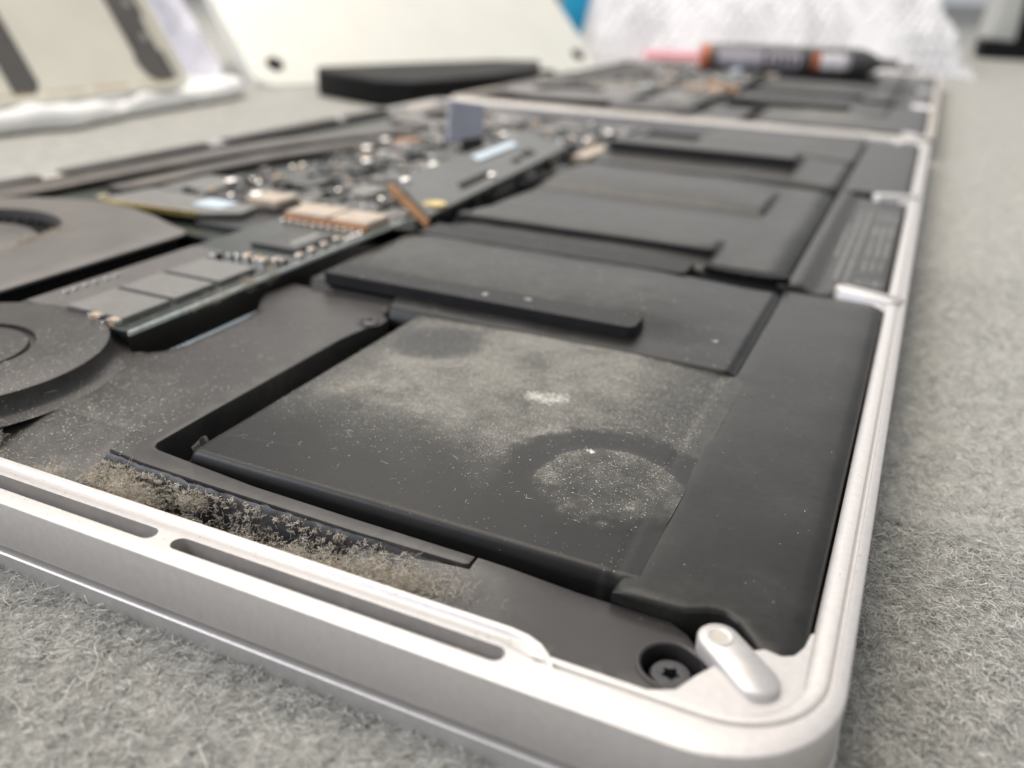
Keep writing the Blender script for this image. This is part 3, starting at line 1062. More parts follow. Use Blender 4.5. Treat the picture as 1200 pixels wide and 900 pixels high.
outer = [star(-189, 67, 2 * math.pi * i / N) for i in range(N)]
hr = 20.5
hx, hy = -189, 67
inner = circle(hx, hy, hr, N)
vs = [(x, y, 9.6) for x, y in outer] + [(x, y, 10.1) for x, y in outer] + \
     [(fx + (x - fx) * 0.985, fy + (y - fy) * 0.985, 10.35) for x, y in outer] + \
     [(fx + (x - fx) * 0.88, fy + (y - fy) * 0.90, 11.0) for x, y in outer] + \
     [(x, y, 11.0) for x, y in inner] + [(x, y, 7.0) for x, y in inner]
fs = [(k * N + i, k * N + (i + 1) % N, (k + 1) * N + (i + 1) % N, (k + 1) * N + i) for k in range(5) for i in range(N)]
fan.add(vs, fs)
fano = fan.build('fan', 'fan_plate', lap, recv=True, smooth=30)
hv_ = [(fx + (x - fx) * 0.955, fy + (y - fy) * 0.955) for x, y in outer]
MB().add([(x, y, 3.5) for x, y in hv_] + [(x, y, 9.62) for x, y in hv_], [(i, (i + 1) % N, N + (i + 1) % N, N + i) for i in range(N)]).build('fan_housing', 'black_gloss', fano, smooth=30)
MB().lathe([(15.5, 4.5), (15.5, 8.4), (14.8, 9.0), (0, 9.2)], (hx, hy, 0), 60).build('fan_hub', 'fan_plate', fano, smooth=40)
bl = MB()
for k in range(41):
    a = 2 * math.pi * k / 41
    c, s = math.cos(a), math.sin(a)
    c2, s2 = math.cos(a + 0.12), math.sin(a + 0.12)
    p = [(hx + 15 * c, hy + 15 * s), (hx + 20 * c2, hy + 20 * s2), (hx + 20 * c2 - 0.5 * s2, hy + 20 * s2 + 0.5 * c2), (hx + 15 * c - 0.5 * s, hy + 15 * s + 0.5 * c)]
    bl.prism(p, 4.8, 9.2)
bl.build('fan_blades', 'black_gloss', fano, kind='stuff')

# ---- solid state drive
SX0, SX1, SY0, SY1 = -139.5, -113.0, 42.0, 127.0
ssd = MB().box(SX0, SX1 - 0.25, SY0, SY1, 9.75, 10.55).build('solid_state_drive', 'board', lap, recv=True, bevel=0.12)
MB().box(SX1 - 0.24, SX1 + 0.12, SY0, SY1, 9.72, 10.52).build('board_edge', 'board_edge', ssd, bevel=0.1)
MB().box(SX0 + 0.6, SX0 + 9.2, SY0 + 2, 84, 10.56, 10.85).build('shield_cover', 'shield', ssd, recv=True, bevel=0.15)
for a, b in ((44.4, 54.6), (55.9, 65.6), (67.0, 76.9)):
    MB().box(-129.3, -116.4, a, b, 10.56, 11.5).build('memory_chip', 'chip', ssd, recv=True, bevel=0.12)
MB().box(-129.0, -117.2, 90.5, 104.5, 10.56, 11.5).build('controller_chip', 'chip_dark', ssd, recv=True, bevel=0.12)
MB().box(-121.5, -119.7, 93.5, 103, 11.52, 11.53).build('chip_print', 'print', ssd)


def cap(x, y, z, lx, ly, h, parent, body='ceramic', nm='capacitor'):
    """surface-mount capacitor: ceramic block with two bright solder ends"""
    if lx >= ly:
        MB().box(x - lx * .3, x + lx * .3, y - ly / 2, y + ly / 2, z, z + h).build(nm, body, parent, bevel=0.06)
        MB().box(x - lx * .5, x - lx * .3, y - ly * .48, y + ly * .48, z, z + h * 0.96).box(x + lx * .3, x + lx * .5, y - ly * .48, y + ly * .48, z, z + h * 0.96).build('solder_ends', 'solder', parent, bevel=0.08)
    else:
        MB().box(x - lx / 2, x + lx / 2, y - ly * .3, y + ly * .3, z, z + h).build(nm, body, parent, bevel=0.06)
        MB().box(x - lx * .48, x + lx * .48, y - ly * .5, y - ly * .3, z, z + h * 0.96).box(x - lx * .48, x + lx * .48, y + ly * .3, y + ly * .5, z, z + h * 0.96).build('solder_ends', 'solder', parent, bevel=0.08)


cap(-120.9, 43.0, 10.56, 2.3, 1.4, 1.35, ssd)
cap(-116.9, 43.0, 10.56, 2.1, 1.4, 1.25, ssd)
cap(-119.0, 42.7, 10.56, 0.6, 0.9, 0.5, ssd, 'chip_dark')
cap(-130.2, 43.4, 10.56, 0.6, 1.0, 0.4, ssd, 'chip_dark')
for i in range(7):
    cap(-128.5 + 2.0 * i + rng.uniform(-.4, .4), 80.5 + rng.uniform(-.8, 1.2) + 0.3 * i, 10.56, rng.choice((1.1, 1.5)), 2.2, 1.2, ssd, rng.choice(('ceramic', 'chip_dark', 'ceramic')))
for i in range(5):
    cap(-115.0 + rng.uniform(-.4, .3), 84 + 4.6 * i, 10.56, 1.2, 1.9, 1.0, ssd, rng.choice(('ceramic', 'chip_dark')))
for i in range(6):
    cap(-136.4 + rng.uniform(-.3, .6), 50 + 2.2 * i, 10.86, 0.6, 1.0, 0.35, ssd, 'print')
# drive connector with a row of bright pins
con = MB().box(-136.5, -124.6, 112.0, 121.5, 10.56, 13.0).build('drive_connector', 'connector', ssd, bevel=0.3)
con2 = MB().box(-124.0, -113.6, 112.0, 121.5, 10.56, 12.9).build('drive_connector', 'connector', ssd, bevel=0.3)
MB().box(-136.5, -113.6, 111.2, 112.0, 10.7, 12.2).build('connector_shell', 'copper', con, bevel=0.1)
for i in range(11):
    x = -136.0 + 2.15 * i
    MB().lathe([(0.5, 10.5), (0.55, 10.9), (0.4, 11.3), (0, 11.4)], (x, 110.4, 0), 10).build('solder_pin', 'solder', ssd, smooth=60)
for i in range(4):
    MB().lathe([(0.5, 10.5), (0.55, 10.9), (0.4, 11.2), (0, 11.3)], (-114.2, 104.5 + 1.7 * i, 0), 10).build('solder_pin', 'solder', ssd, smooth=60)
# ribbed strip seen in the recess under the drive
rb = MB().box(-112.6, -108.2, 44.5, 73, 2.8, 4.3).build('ribbed_connector', 'black', lap, bevel=0.1)
pin_me = None
for i in range(22):
    if pin_me is None:
        c_ = MB().box(-111.2, -108.6, 46.0, 46.65, 4.3, 5.6).build('contact', 'sticker', rb, bevel=0.1)
        pin_me = c_.data
    else:
        c_ = link('contact', pin_me, None, rb, bevel=0.1)
        c_.location = (0, 1.15 * i * S, 0)

# ---- logic board with its parts
lb = MB().prism([(-222, 112), (-144, 98), (-141, 128), (-112, 130), (-110, 230), (-140, 236), (-140, 262), (-110, 262), (-110, 330), (-150, 338), (-222, 300)], 6.2, 7.4).build('logic_board', 'board', lap, bevel=0.1)
chips = [(-158, 105, -142, 126, 1.6, 'chip_dark'), (-177, 112, -161, 124, 1.4, 'chip'), (-196, 116, -180, 126, 1.2, 'chip'), (-176, 128, -162, 142, 1.4, 'chip_dark'),
         (-160, 130, -148, 144, 1.5, 'chip'), (-195, 130, -180, 150, 1.2, 'chip'), (-146, 132, -128, 146, 1.3, 'chip_dark'), (-126, 134, -114, 146, 1.2, 'chip'),
         (-176, 150, -158, 172, 1.8, 'chip_dark'), (-154, 150, -140, 164, 1.3, 'chip'), (-136, 150, -118, 162, 1.4, 'chip_dark'), (-152, 170, -138, 184, 1.3, 'chip'),
         (-134, 168, -116, 178, 1.2, 'chip'), (-176, 178, -160, 194, 1.5, 'chip_dark'), (-154, 190, -140, 204, 1.3, 'chip'), (-176, 200, -162, 214, 1.3, 'chip'),
         (-158, 210, -142, 224, 1.6, 'chip_dark'), (-180, 220, -164, 238, 1.4, 'chip'), (-160, 232, -146, 250, 1.5, 'chip_dark'), (-182, 246, -166, 262, 1.5, 'chip'),
         (-136, 264, -120, 284, 1.4, 'chip_dark'), (-160, 262, -142, 280, 1.5, 'chip'), (-182, 272, -164, 292, 1.5, 'chip_dark'), (-150, 290, -132, 310, 1.5, 'chip'), (-130, 296, -114, 318, 1.4, 'chip')]
for x0, y0, x1, y1, h, mt in chips:
    MB().box(x0, x1, y0, y1, 7.41, 7.41 + h).build('chip', mt, lb, recv=True, bevel=0.15)
for i in range(70):
    x, y = rng.uniform(-182, -114), rng.uniform(130, 318)
    cap(x, y, 7.41, rng.uniform(0.8, 2.4), rng.uniform(0.8, 2.4), rng.uniform(0.6, 1.7), lb, rng.choice(('ceramic', 'chip_dark', 'chip_dark', 'print', 'chip')))
for mt_, n_c in (('chip_dark', 260), ('chip', 200), ('solder', 90), ('ceramic', 40), ('print', 110)):
    mm_ = MB()
    for i in range(n_c):
        x, y = rng.uniform(-184, -113), rng.uniform(128, 326)
        w1, w2, h1 = rng.uniform(0.5, 1.7), rng.uniform(0.5, 2.0), rng.uniform(0.5, 2.6)
        if mt_ == 'solder':
            mm_.lathe([(0.5 * w1, 7.4), (0.5 * w1, 7.4 + h1), (0.25 * w1, 7.7 + h1), (0, 7.8 + h1)], (x, y, 0), 8)
        else:
            mm_.box(x - w1, x + w1, y - w2, y + w2, 7.41, 7.41 + h1)
    mm_.build('small_components', mt_, lb, kind='stuff', smooth=45)
for x, y, z in ((-163.8, 187.8, 10.4), (-142.5, 193.4, 10.6), (-177, 207.9, 10.4), (-178.6, 141.2, 10.5), (-162.7, 132.9, 10.2), (-139, 213.4, 10.6), (-150, 262, 10.4), (-118, 268, 10.6), (-181, 226, 10.4), (-117, 290, 10.5)):
    MB().lathe([(1.0, 7.41), (1.0, z - 0.9), (2.0, z - 0.8), (2.1, z - 0.1), (1.7, z + 0.3), (0.7, z + 0.35), (0.6, z), (0, z)], (x, y, 0), 20).build('board_screw', 'steel', lb, smooth=50)
# gold-edged small board behind the fan and a cream spacer bar
sb = MB().prism([(-190, 107), (-187, 104.5), (-158.5, 106.5), (-150, 112), (-151, 120), (-188, 122)], 9.6, 10.6).build('side_board', 'chip', lap, bevel=0.1)
MB().prism([(-190, 106.4), (-187, 104.2), (-158.5, 106.2), (-158.5, 106.8), (-187, 104.9), (-189.7, 107)], 9.5, 10.9).build('gold_edge', 'gold', sb)
cap(-188, 105.5, 10.7, 2.2, 2.2, 1.0, sb, 'gold')
MB().box(-156, -146.5, 121, 130, 10.0, 12.0).build('spacer_bar', 'connector', sb, bevel=0.3)
MB().box(-166, -157, 112.5, 119.5, 10.61, 10.75).build('paper_label', 'sticker', sb)

# ---- heat pipes and the hinge side
MB().tube([(-224, 88, 8.6), (-219, 112, 8.8), (-217, 140, 9.0), (-214, 175, 9.0), (-209, 205, 9.0), (-200, 232, 8.9), (-190, 260, 8.8)], 6.0, 1.3, 14).build('heat_pipe', 'pipe', lap, recv=True, smooth=180)
MB().tube([(-200, 120, 8.9), (-199, 148, 9.0), (-196, 178, 9.1), (-190, 205, 9.0), (-182, 230, 8.9)], 4.2, 1.3, 14).build('heat_pipe', 'pipe', lap, recv=True, smooth=180)
MB().tube([(-189.5, 205, 8.5), (-184, 222, 8.5), (-176, 240, 8.4)], 3.6, 1.2, 12).build('heat_pipe', 'copper', lap, smooth=180)
hs = MB()
for i in range(60):
    hs.box(-226, -221, 128 + 3.0 * i, 128.7 + 3.0 * i, 3.5, 8.4)
hs.build('heat_sink_fins', 'pipe', lap, kind='stuff')
for y0, y1 in ((60, 112), (118, 128), (318, 345)):
    MB().box(-229, -222, y0, y1, 4, 8.6).build('hinge_bracket', 'aluminium_dirt_shade', lap, bevel=0.5)
MB().lathe([(30, 4), (30, 9.4), (28.5, 9.9), (16, 9.9), (15.9, 7), (0, 7)], (-190, 300, 0), 60).build('fan', 'fan_plate', lap, smooth=35)

for y0, y1 in ((64, 119), (127, 186), (196, 262), (270, 300)):
    MB().box(-231.2, -226.5, y0, y1, 8.4, 9.9).build('hinge_cover', 'tape', lap, bevel=0.4)

# ---- battery control board lifted out of its place, with its plug
def tilted(pts, th):
    """a thin plate through four corner points a, b, c, d"""
    a, b, c, d = [Vector(p) for p in pts]
    nrm = (b - a).cross(d - a).normalized() * th
    vs = [a, b, c, d, a + nrm, b + nrm, c + nrm, d + nrm]
    return MB().add(vs, [(3, 2, 1, 0), (4, 5, 6, 7), (0, 1, 5, 4), (1, 2, 6, 5), (2, 3, 7, 6), (3, 0, 4, 7)])


A, B_, C_, D_ = (-108, 130, 10.2), (-110, 226, 13.0), (-130, 236, 15.0), (-129, 148, 13.8)
bb = tilted((A, B_, C_, D_), 1.4).build('battery_board', 'board_grey', lap, recv=True, bevel=0.25)


def on_board(u, v, h=0.0):
    a, b, c, d = [Vector(p) for p in (A, B_, C_, D_)]
    p = (a * (1 - u) + b * u) * (1 - v) + (d * (1 - u) + c * u) * v
    nrm = (b - a).cross(d - a).normalized()
    return p + nrm * (1.4 + h)


def patch(name, u0, u1, v0, v1, m_, th=0.15):
    tilted([on_board(u0, v0, 0.02), on_board(u1, v0, 0.02), on_board(u1, v1, 0.02), on_board(u0, v1, 0.02)], th).build(name, m_, bb)


patch('paper_sticker', 0.47, 0.80, 0.66, 0.84, 'sticker')
patch('cut_out', 0.24, 0.44, 0.20, 0.34, 'black')
patch('cut_out', 0.62, 0.68, 0.22, 0.34, 'black')
patch('cut_out', 0.72, 0.80, 0.24, 0.42, 'black')
for u, v_ in ((0.04, 0.85), (0.43, 0.18)):
    p = on_board(u, v_)
    MB().lathe([(1.5, -0.2), (1.6, 0.3), (1.1, 0.8), (0, 0.9)], p, 18).build('board_screw', 'solder', bb, smooth=60)
tilted([(-107.6, 129.2, 8.6), (-107.6, 129.9, 10.4), (-129.0, 147.4, 14.0), (-129.0, 146.8, 11.6)], 0.9).build('copper_edge', 'copper', bb, bevel=0.15)
p = on_board(0.06, 0.16)
MB().lathe([(3.0, -1.0), (3.0, 0.25), (2.4, 0.4), (1.9, 0.2), (0.0, 0.1)], p, 24).build('lug_hole', 'gold', bb, smooth=40)
plug = tilted([(-150.5, 216, 13.5), (-141.5, 224, 12.5), (-141.8, 226.5, 25.5), (-151.2, 218.5, 26.8)], 3.0).build('plug', 'flag', bb, bevel=0.4)
tilted([(-144, 216, 10), (-138, 220, 10), (-140.5, 224, 14.5), (-147, 219, 14.5)], 2.0).build('plug_cable', 'black', bb, bevel=0.4)
for i in range(9):
    x, y = rng.uniform(-134, -112), rng.uniform(240, 262)
    cap(x, y, 9.5 + rng.uniform(0, 1.5), 2.4, 2.4, 1.6, bb, rng.choice(('connector', 'ceramic', 'label_white')))
MB().box(-112, -106, 236, 262, 6, 10).build('cable_connector', 'connector', bb, bevel=0.4)

# ------------------------------------------------------------------ dust on the front laptop
allv, allf = [], []
for vs, fs in RECV:
    b = len(allv)
    allv += vs
    allf += [[b + i for i in f] for f in fs]
BVH = BVHTree.FromPolygons([Vector(v) for v in allv], allf, epsilon=0.0)


def drop(x, y):
    hit = BVH.ray_cast(Vector((x, y, 40)), Vector((0, 0, -1)))
    return hit[0], hit[1]


def specks(name, n, sampler, smin, smax, label, tone0=0.55, tone1=0.25, flat=0.55):
    """grains: squashed irregular octahedra lying on whatever is below them"""
    vs, fs, tn = [], [], []
    for i in range(n):
        x, y = sampler()
        p, nr = drop(x, y)
        if p is None:
            continue
        sz = smin + (smax - smin) * rng.random() ** 3
        ax = rng.uniform(0, math.pi)
        el = rng.choice((1.0, 1.0, 1.0, 1.2, 1.5, 2.4))
        ca, sa = math.cos(ax) * sz * el, math.sin(ax) * sz * el
        cb, sb_ = -math.sin(ax) * sz / math.sqrt(el), math.cos(ax) * sz / math.sqrt(el)
        b = len(vs)
        j = [rng.uniform(0.7, 1.2) for _ in range(4)]
        h = sz * flat
        vs += [(p.x + ca * j[0], p.y + sa * j[0], p.z + h * .4), (p.x + cb * j[1], p.y + sb_ * j[1], p.z + h * .3), (p.x - ca * j[2], p.y - sa * j[2], p.z + h * .4),
               (p.x - cb * j[3], p.y - sb_ * j[3], p.z + h * .3), (p.x, p.y, p.z + h), (p.x, p.y, p.z - 0.02)]
        fs += [(b, b + 1, b + 4), (b + 1, b + 2, b + 4), (b + 2, b + 3, b + 4), (b + 3, b, b + 4), (b + 1, b, b + 5), (b + 2, b + 1, b + 5), (b + 3, b + 2, b + 5), (b, b + 3, b + 5)]
        tn += [min(1, max(0, rng.gauss(tone0, tone1)))] * 6
    me = bpy.data.meshes.new(name)
    me.from_pydata([(x * S, y * S, z * S) for x, y, z in vs], [], fs)
    set_attr(me, 'tone', tn)
    o = link(name, me, 'speck')
    return tag(o, label, None, kind='stuff')


def by_density(df, x0, x1, y0, y1):
    def f():
        while True:
            x, y = rng.uniform(x0, x1), rng.uniform(y0, y1)
            if rng.random() < df(x, y):
                return x, y
    return f


specks('dust', 24000, by_density(lambda x, y: 0.02 + ring_dust(x, y), -80, -23, 20, 76), 0.026, 0.10, 'pale dust grains on the lower near battery cell', 0.42, 0.22)
specks('dust', 6000, by_density(lambda x, y: 0.15 + 0.85 * smoothstep(46, 12, y), -125, -88, 8, 66), 0.03, 0.13, 'pale dust grains on the speaker by the vents', 0.5, 0.25)
specks('dust', 900, by_density(lambda x, y: 0.3 + 0.7 * smoothstep(-50, -75, x), -105, -24, 77, 124), 0.05, 0.17, 'scattered dust grains on the swollen upper cell', 0.5, 0.25)
specks('dust', 260, by_density(lambda x, y: 1.0, -86, -80, 20, 70), 0.04, 0.13, 'dust grains in the dark gap beside the dusty cell', 0.6, 0.25)
specks('dust', 330, by_density(lambda x, y: 1.0, -46, -6, 16, 120), 0.035, 0.11, 'sparse dust grains on the front battery flange', 0.35, 0.2)
specks('dust', 350, by_density(lambda x, y: 1.0, -136, -113, 42, 105), 0.05, 0.16, 'dust grains on the drive and its chips', 0.6, 0.25)
specks('dust', 260, by_density(lambda x, y: 1.0, -105, -24, 128, 230), 0.06, 0.2, 'dust grains on the middle battery cells', 0.4, 0.2)


specks('dust', 170, by_density(lambda x, y: 1.0, -110, -6, 0.6, 7.0), 0.03, 0.12, 'tiny dark crumbs on the near metal rim', 0.1, 0.12)
specks('dust', 60, by_density(lambda x, y: 1.0, -3.4, -0.3, 14, 120), 0.03, 0.10, 'tiny dark crumbs on the right metal rim', 0.1, 0.12)


def pile(cx_, cy_, r_, n_):
    subs = [(cx_ + rng.gauss(0, r_ * 0.38), cy_ + rng.gauss(0, r_ * 0.30), r_ * rng.uniform(0.25, 0.6)) for _ in range(9)]

    def f():
        a_, b_, c_ = rng.choice(subs)
        return rng.gauss(a_, c_ * 0.55), rng.gauss(b_, c_ * 0.5)
    return f, n_


f, n_ = pile(-46.0, 54.0, 3.4, 1300)
specks('dust', n_, f, 0.05, 0.16, 'small pale heap of dust in the middle of the dusty cell', 0.66, 0.24, 0.8)
f, n_ = pile(-34.3, 42.2, 0.7, 110)
specks('dust', n_, f, 0.05, 0.16, 'tiny pale dust spot inside the round mark', 0.9, 0.1, 1.0)
for q, (x, y, lab) in enumerate(((-70.5, 85.0, 'left of two pale crumbs on the foam strip'), (-62.5, 86.4, 'right of two pale crumbs on the foam strip'), (-28.4, 87.5, 'lone white crumb on the upper cell right of the strip'))):
    f, n_ = pile(x, y, 0.6, 26 if q < 2 else 10)
    specks('dust', n_, f, 0.08, 0.26, lab, 0.9, 0.1, 1.0)


def lint(name, clumps, label, rmin=0.018, rmax=0.045, t0=0.55):
    """clumps: (x, y, z, spread x, spread y, spread z, n, length)"""
    st, ln = [], []
    for x, y, z, sx, sy, sz, n_, L in clumps:
        st.append(np.stack([nrg.normal(x, sx, n_), nrg.normal(y, sy, n_), z + np.abs(nrg.normal(0, sz, n_))], axis=1))
        ln.append(nrg.uniform(0.3, 1.0, n_) * L)
    st, ln = np.concatenate(st), np.concatenate(ln)
    P = walk(st, ln, 6, 1.0, 0.5, nrg)
    P[..., 2] = np.maximum(P[..., 2], 2.7)
    cl = np.array([fbm(a, b, 0.8, 2, 3.0) for a, b in st[:, :2]])
    tone = np.clip(t0 + 0.4 * cl + nrg.normal(0, 0.22, len(st)), 0, 1)
    o = fibre_mesh(name, P, nrg.uniform(rmin, rmax, len(st)), tone, 'lint')
    return tag(o, label, None, kind='stuff')


tr = []
for i in range(120):                       # fluff lying along the whole trough
    x = rng.uniform(-96, -40)
    tr.append((x, rng.uniform(8.2, 14.0), 3.0 + rng.uniform(0, 0.9), 0.9, 0.7, 0.5, 40, 1.2))
for x, y, z, s, n_ in ((-86.5, 14.3, 4.4, 1.1, 330), (-84.0, 12.2, 4.6, 1.3, 420), (-80.4, 11.6, 4.8, 1.2, 420), (-88.8, 13.0, 4.6, 1.0, 240), (-75.5, 14.4, 4.6, .8, 170), (-73.5, 14.6, 5.0, 0.6, 140),
                      (-57.5, 11.4, 4.4, 1.1, 220), (-52.5, 11.0, 4.6, 1.2, 260), (-46.0, 11.6, 4.8, 1.5, 420), (-42.5, 11.9, 5.2, 1.3, 360), (-38.5, 11.8, 5.9, 1.3, 90), (-35, 11.0, 6.6, 1.2, 30), (-49, 12.6, 4.6, 1.2, 160), (-94, 11, 4.8, 1.2, 140), (-108, 13.2, 6.0, 0.9, 160), (-104, 9.5, 5.2, 1.0, 120)):
    tr.append((x, y, z, s, s * 0.7, s * 0.9, int(n_ * 1.7), 1.9))
lint('lint', tr, 'beige clumps of fluffy lint in the trough beside the vent slots', 0.012, 0.032, 0.66)
arm = [(rng.uniform(-90, -44), rng.uniform(14.4, 15.2), rng.uniform(3.6, 6.8), 0.16, 0.08, 0.16, 14, 0.5) for _ in range(420)]
lint('lint', arm, 'small whitish lint tufts clinging to the black arm of the speaker', 0.02, 0.05, 0.72)
sl = []
for i in range(160):
    x = rng.choice((rng.uniform(-112, -70), rng.uniform(-65.5, -28.5)))
    sl.append((x, rng.uniform(2.5, 3.5), 7.1, 0.5, 0.2, 0.25, 26, 0.8))
lint('lint', sl, 'brown packed lint inside the near vent slots')
lint('lint', [(-112.9, 71, 10.2, 0.35, 1.0, 0.5, 90, 2.6), (-112.6, 62, 10.0, 0.3, 2.2, 0.4, 70, 2.0), (-113.2, 77, 9.6, 0.4, 0.7, 0.9, 90, 2.6), (-112.6, 56, 10.0, 0.25, 1.6, 0.3, 36, 1.4)], 'thin lint threads hanging on the edge of the drive')
lint('lint', [(-171 + rng.uniform(-1, 1), 74 + rng.uniform(-6, 6), 9.4, 1.3, 1.3, 0.6, 130, 2.4) for _ in range(16)], 'lint round the rim of the left fan opening', 0.03, 0.06)
# loose threads lying on flat faces
thr = []
for i in range(330):
    x, y = rng.choice(((rng.uniform(-79, -26), rng.uniform(24, 74)), (rng.uniform(-124, -90), rng.uniform(9, 50)), (rng.uniform(-124, -92), rng.uniform(9, 24))))
    p, _n = drop(x, y)
    if p:
        thr.append((p.x, p.y, p.z + 0.02, 0.01, 0.01, 0.01, 1, rng.uniform(0.5, 2.0)))
st = np.array([q[:3] for q in thr]); ln = np.array([q[7] for q in thr])
P = walk(st, ln, 5, 0.7, 0.03, nrg)
o = fibre_mesh('lint', P, nrg.uniform(0.015, 0.03, len(st)), np.clip(nrg.normal(0.75, 0.2, len(st)), 0, 1), 'lint')
tag(o, 'fine loose threads lying on the dusty cell and the speaker', None, kind='stuff')


# ------------------------------------------------------------------ the second laptop, a copy of the first, beyond it
def copy_tree(o, parent=None):
    c = o.copy()
    COL.objects.link(c)
    c.parent = parent
    for ch in list(o.children):
        copy_tree(ch, c)
    return c


lap2 = copy_tree(lap)
lap2.location = (1.0 * S, (W + 1.5) * S, 0)
lap2['label'] = 'second opened laptop lying beyond the first, under the screwdriver'
for o in [q for q in lap2.children_recursive if q.name.startswith('plug')]:
    bpy.data.objects.remove(o)
for o in [lap2] + list(lap2.children_recursive):
    if o.data and o.name.startswith('case'):
        o.data = o.data.copy()
        o.data.materials[0] = MATS['aluminium_dirt_shade']

# ------------------------------------------------------------------ things behind the laptops
def frame_from(origin, ex, lean_deg):
    """matrix: x along the bottom edge, y up the leaning face, z out of the face towards the viewer"""
    ex = Vector(ex).normalized()
    nb_ = Vector((-ex.y, ex.x, 0))
    a = math.radians(lean_deg)
    ey = nb_ * math.cos(a) + Vector((0, 0, math.sin(a)))
    ez = ex.cross(ey)
    M = Matrix(((ex.x, ey.x, ez.x, origin[0]), (ex.y, ey.y, ez.y, origin[1]), (ex.z, ey.z, ez.z, origin[2]), (0, 0, 0, 1)))
    return M


def rounded_rect(x0, x1, y0, y1, r, n=6):
    pts = []
    for cx_, cy_, a in ((x1 - r, y0 + r, -90), (x1 - r, y1 - r, 0), (x0 + r, y1 - r, 90), (x0 + r, y0 + r, 180)):
        for i in range(n + 1):
            b = math.radians(a + 90 * i / n)
            pts.append((cx_ + r * math.cos(b), cy_ + r * math.sin(b)))
    return pts


def place(o, M):
    o.matrix_world = Matrix.Translation(Vector(M.translation) * S) @ M.to_3x3().to_4x4()


# closed silver laptop leaning back, its base towards us
L3 = empty('leaning_laptop')
M3 = frame_from((-380.4, 398.8, 0.0), (0.4354, 0.9002, 0), 40.2)
place(L3, M3)
tag(L3, 'closed pale silver laptop leaning back with round dark feet, behind the opened ones', 'laptop')
MB().prism(rounded_rect(0, 298, 0, 215, 12), -9, 0).build('base_panel', 'panel_paint', L3, bevel=2.2, segs=4)
MB().prism(rounded_rect(1, 297, 1, 214, 12), -15, -9.6).build('display_lid', 'panel_paint', L3, bevel=1.5)
for x, y in ((17, 19), (281, 19), (17, 196), (281, 196)):
    MB().lathe([(5.6, -0.5), (5.6, 0.5), (4.6, 1.3), (0, 1.5)], (x, y, 0), 28).build('rubber_foot', 'black', L3, smooth=50)
MB().prism(rounded_rect(48, 245, -4, 5, 3), -12, 0.6).build('hinge_cover', 'black', L3, bevel=1.0)

# black flat case lying in front of it
MB_ = MB().prism([(-330, 389), (-277, 369), (-256, 374), (-240, 440), (-240, 500), (-262, 560), (-290, 540), (-322, 470), (-346, 410)], -0.2, 14.0)
o = MB_.build('black_case', 'black', None, bevel=2.0)
tag(o, 'flat black case on the mat in front of the leaning laptop', 'case')

# white foam sheet with a soft rolled edge
fo = MB()
vs, fs = [], []
ny_ = 40
for j in range(ny_ + 1):
    y = 150 + (366 - 150) * j / ny_
    e = -344 - 5 * math.sin(y * 0.05) - 5 * fbm(y, 7, 0.035, 3) - 0.0012 * max(0, y - 255) ** 2 * 1.6 + 3 * fbm(y, 0, 0.03, 2)
    hgt = 9.0 + 1.0 * math.sin(y * 0.09 + 1) + 2.2 * fbm(y, 3, 0.06, 3)
    prof = [(e - 4, -0.3), (e, 1.6), (e + 0.8, hgt * 0.5), (e - 0.6, hgt * 0.85), (e - 4, hgt), (e - 40, hgt + 0.5), (-560, hgt + 0.5), (-560, -0.3)]
    vs += [(x, y, z) for x, z in prof]
for j in range(ny_):
    for k in range(8):
        r2 = (k + 1) % 8
        fs.append((j * 8 + k, (j + 1) * 8 + k, (j + 1) * 8 + r2, j * 8 + r2))
fs += [list(range(8)), [ny_ * 8 + k for k in range(7, -1, -1)]]
o = fo.add(vs, fs).build('foam_sheet', 'white_foam', None, smooth=50)
tag(o, 'white foam sheet with a soft edge under the removed bottom cover', 'packing foam')

# removed bottom cover leaning on the foam, inside towards us
CV = empty('bottom_cover')
M4 = frame_from((-351.5, 310.0, 9.6), (0.03, 1.0, 0), 57.0)
place(CV, M4)
tag(CV, 'removed laptop bottom cover leaning on white foam, inside with black strips showing', 'cover')
MB().prism(rounded_rect(-240, 0, 0, 200, 7), -1.5, 0).build('cover_plate', 'cover_inside', CV, bevel=0.6)
rimp = MB()
ro, ri = rounded_rect(-240, 0, 0, 200, 7), rounded_rect(-236.5, -3.2, 3.2, 196.5, 5)
nq = len(ro)
rimp.add([(x, y, 0.004) for x, y in ro] + [(x, y, 2.2) for x, y in ro] + [(x, y, 2.2) for x, y in ri] + [(x, y, 0.004) for x, y in ri],
         [(k * nq + i, k * nq + (i + 1) % nq, ((k + 1) % 4) * nq + (i + 1) % nq, ((k + 1) % 4) * nq + i) for k in range(4) for i in range(nq)])
rimp.build('cover_rim', 'cover_inside', CV, bevel=0.5)
st1 = [(-6.5, 5.5), (-19, 5.5), (-22.5, 8.5), (-24.5, 13), (-25.5, 18), (-24.0, 19), (-24.5, 160), (-6.2, 160), (-6.2, 40), (-8.5, 38), (-8.5, 21), (-6.5, 20)]
s1 = MB().prism(st1, 0.005, 0.8).build('insulating_strip', 'tape', CV, bevel=0.2)
for y in (28, 46, 75, 110):
    MB().lathe([(2.4, 0.8), (2.4, 1.0), (0, 1.02)], (-14 + 0.03 * y, y, 0), 18).build('strip_dot', 'print', s1)
MB().prism([(-97, 5.5), (-86, 5.5), (-83.5, 9), (-83.5, 150), (-97, 150)], 0.005, 0.8).build('insulating_strip', 'tape', CV, bevel=0.2)
hs_ = MB()
for i in range(9):
    hs_.prism([(-232 + 25 * i, 3.4), (-212 + 25 * i, 3.3), (-212 + 25 * i, 4.5 + rng.uniform(0, 1)), (-232 + 25 * i, 4.4 + rng.uniform(0, 1))], 0.002, 0.03)
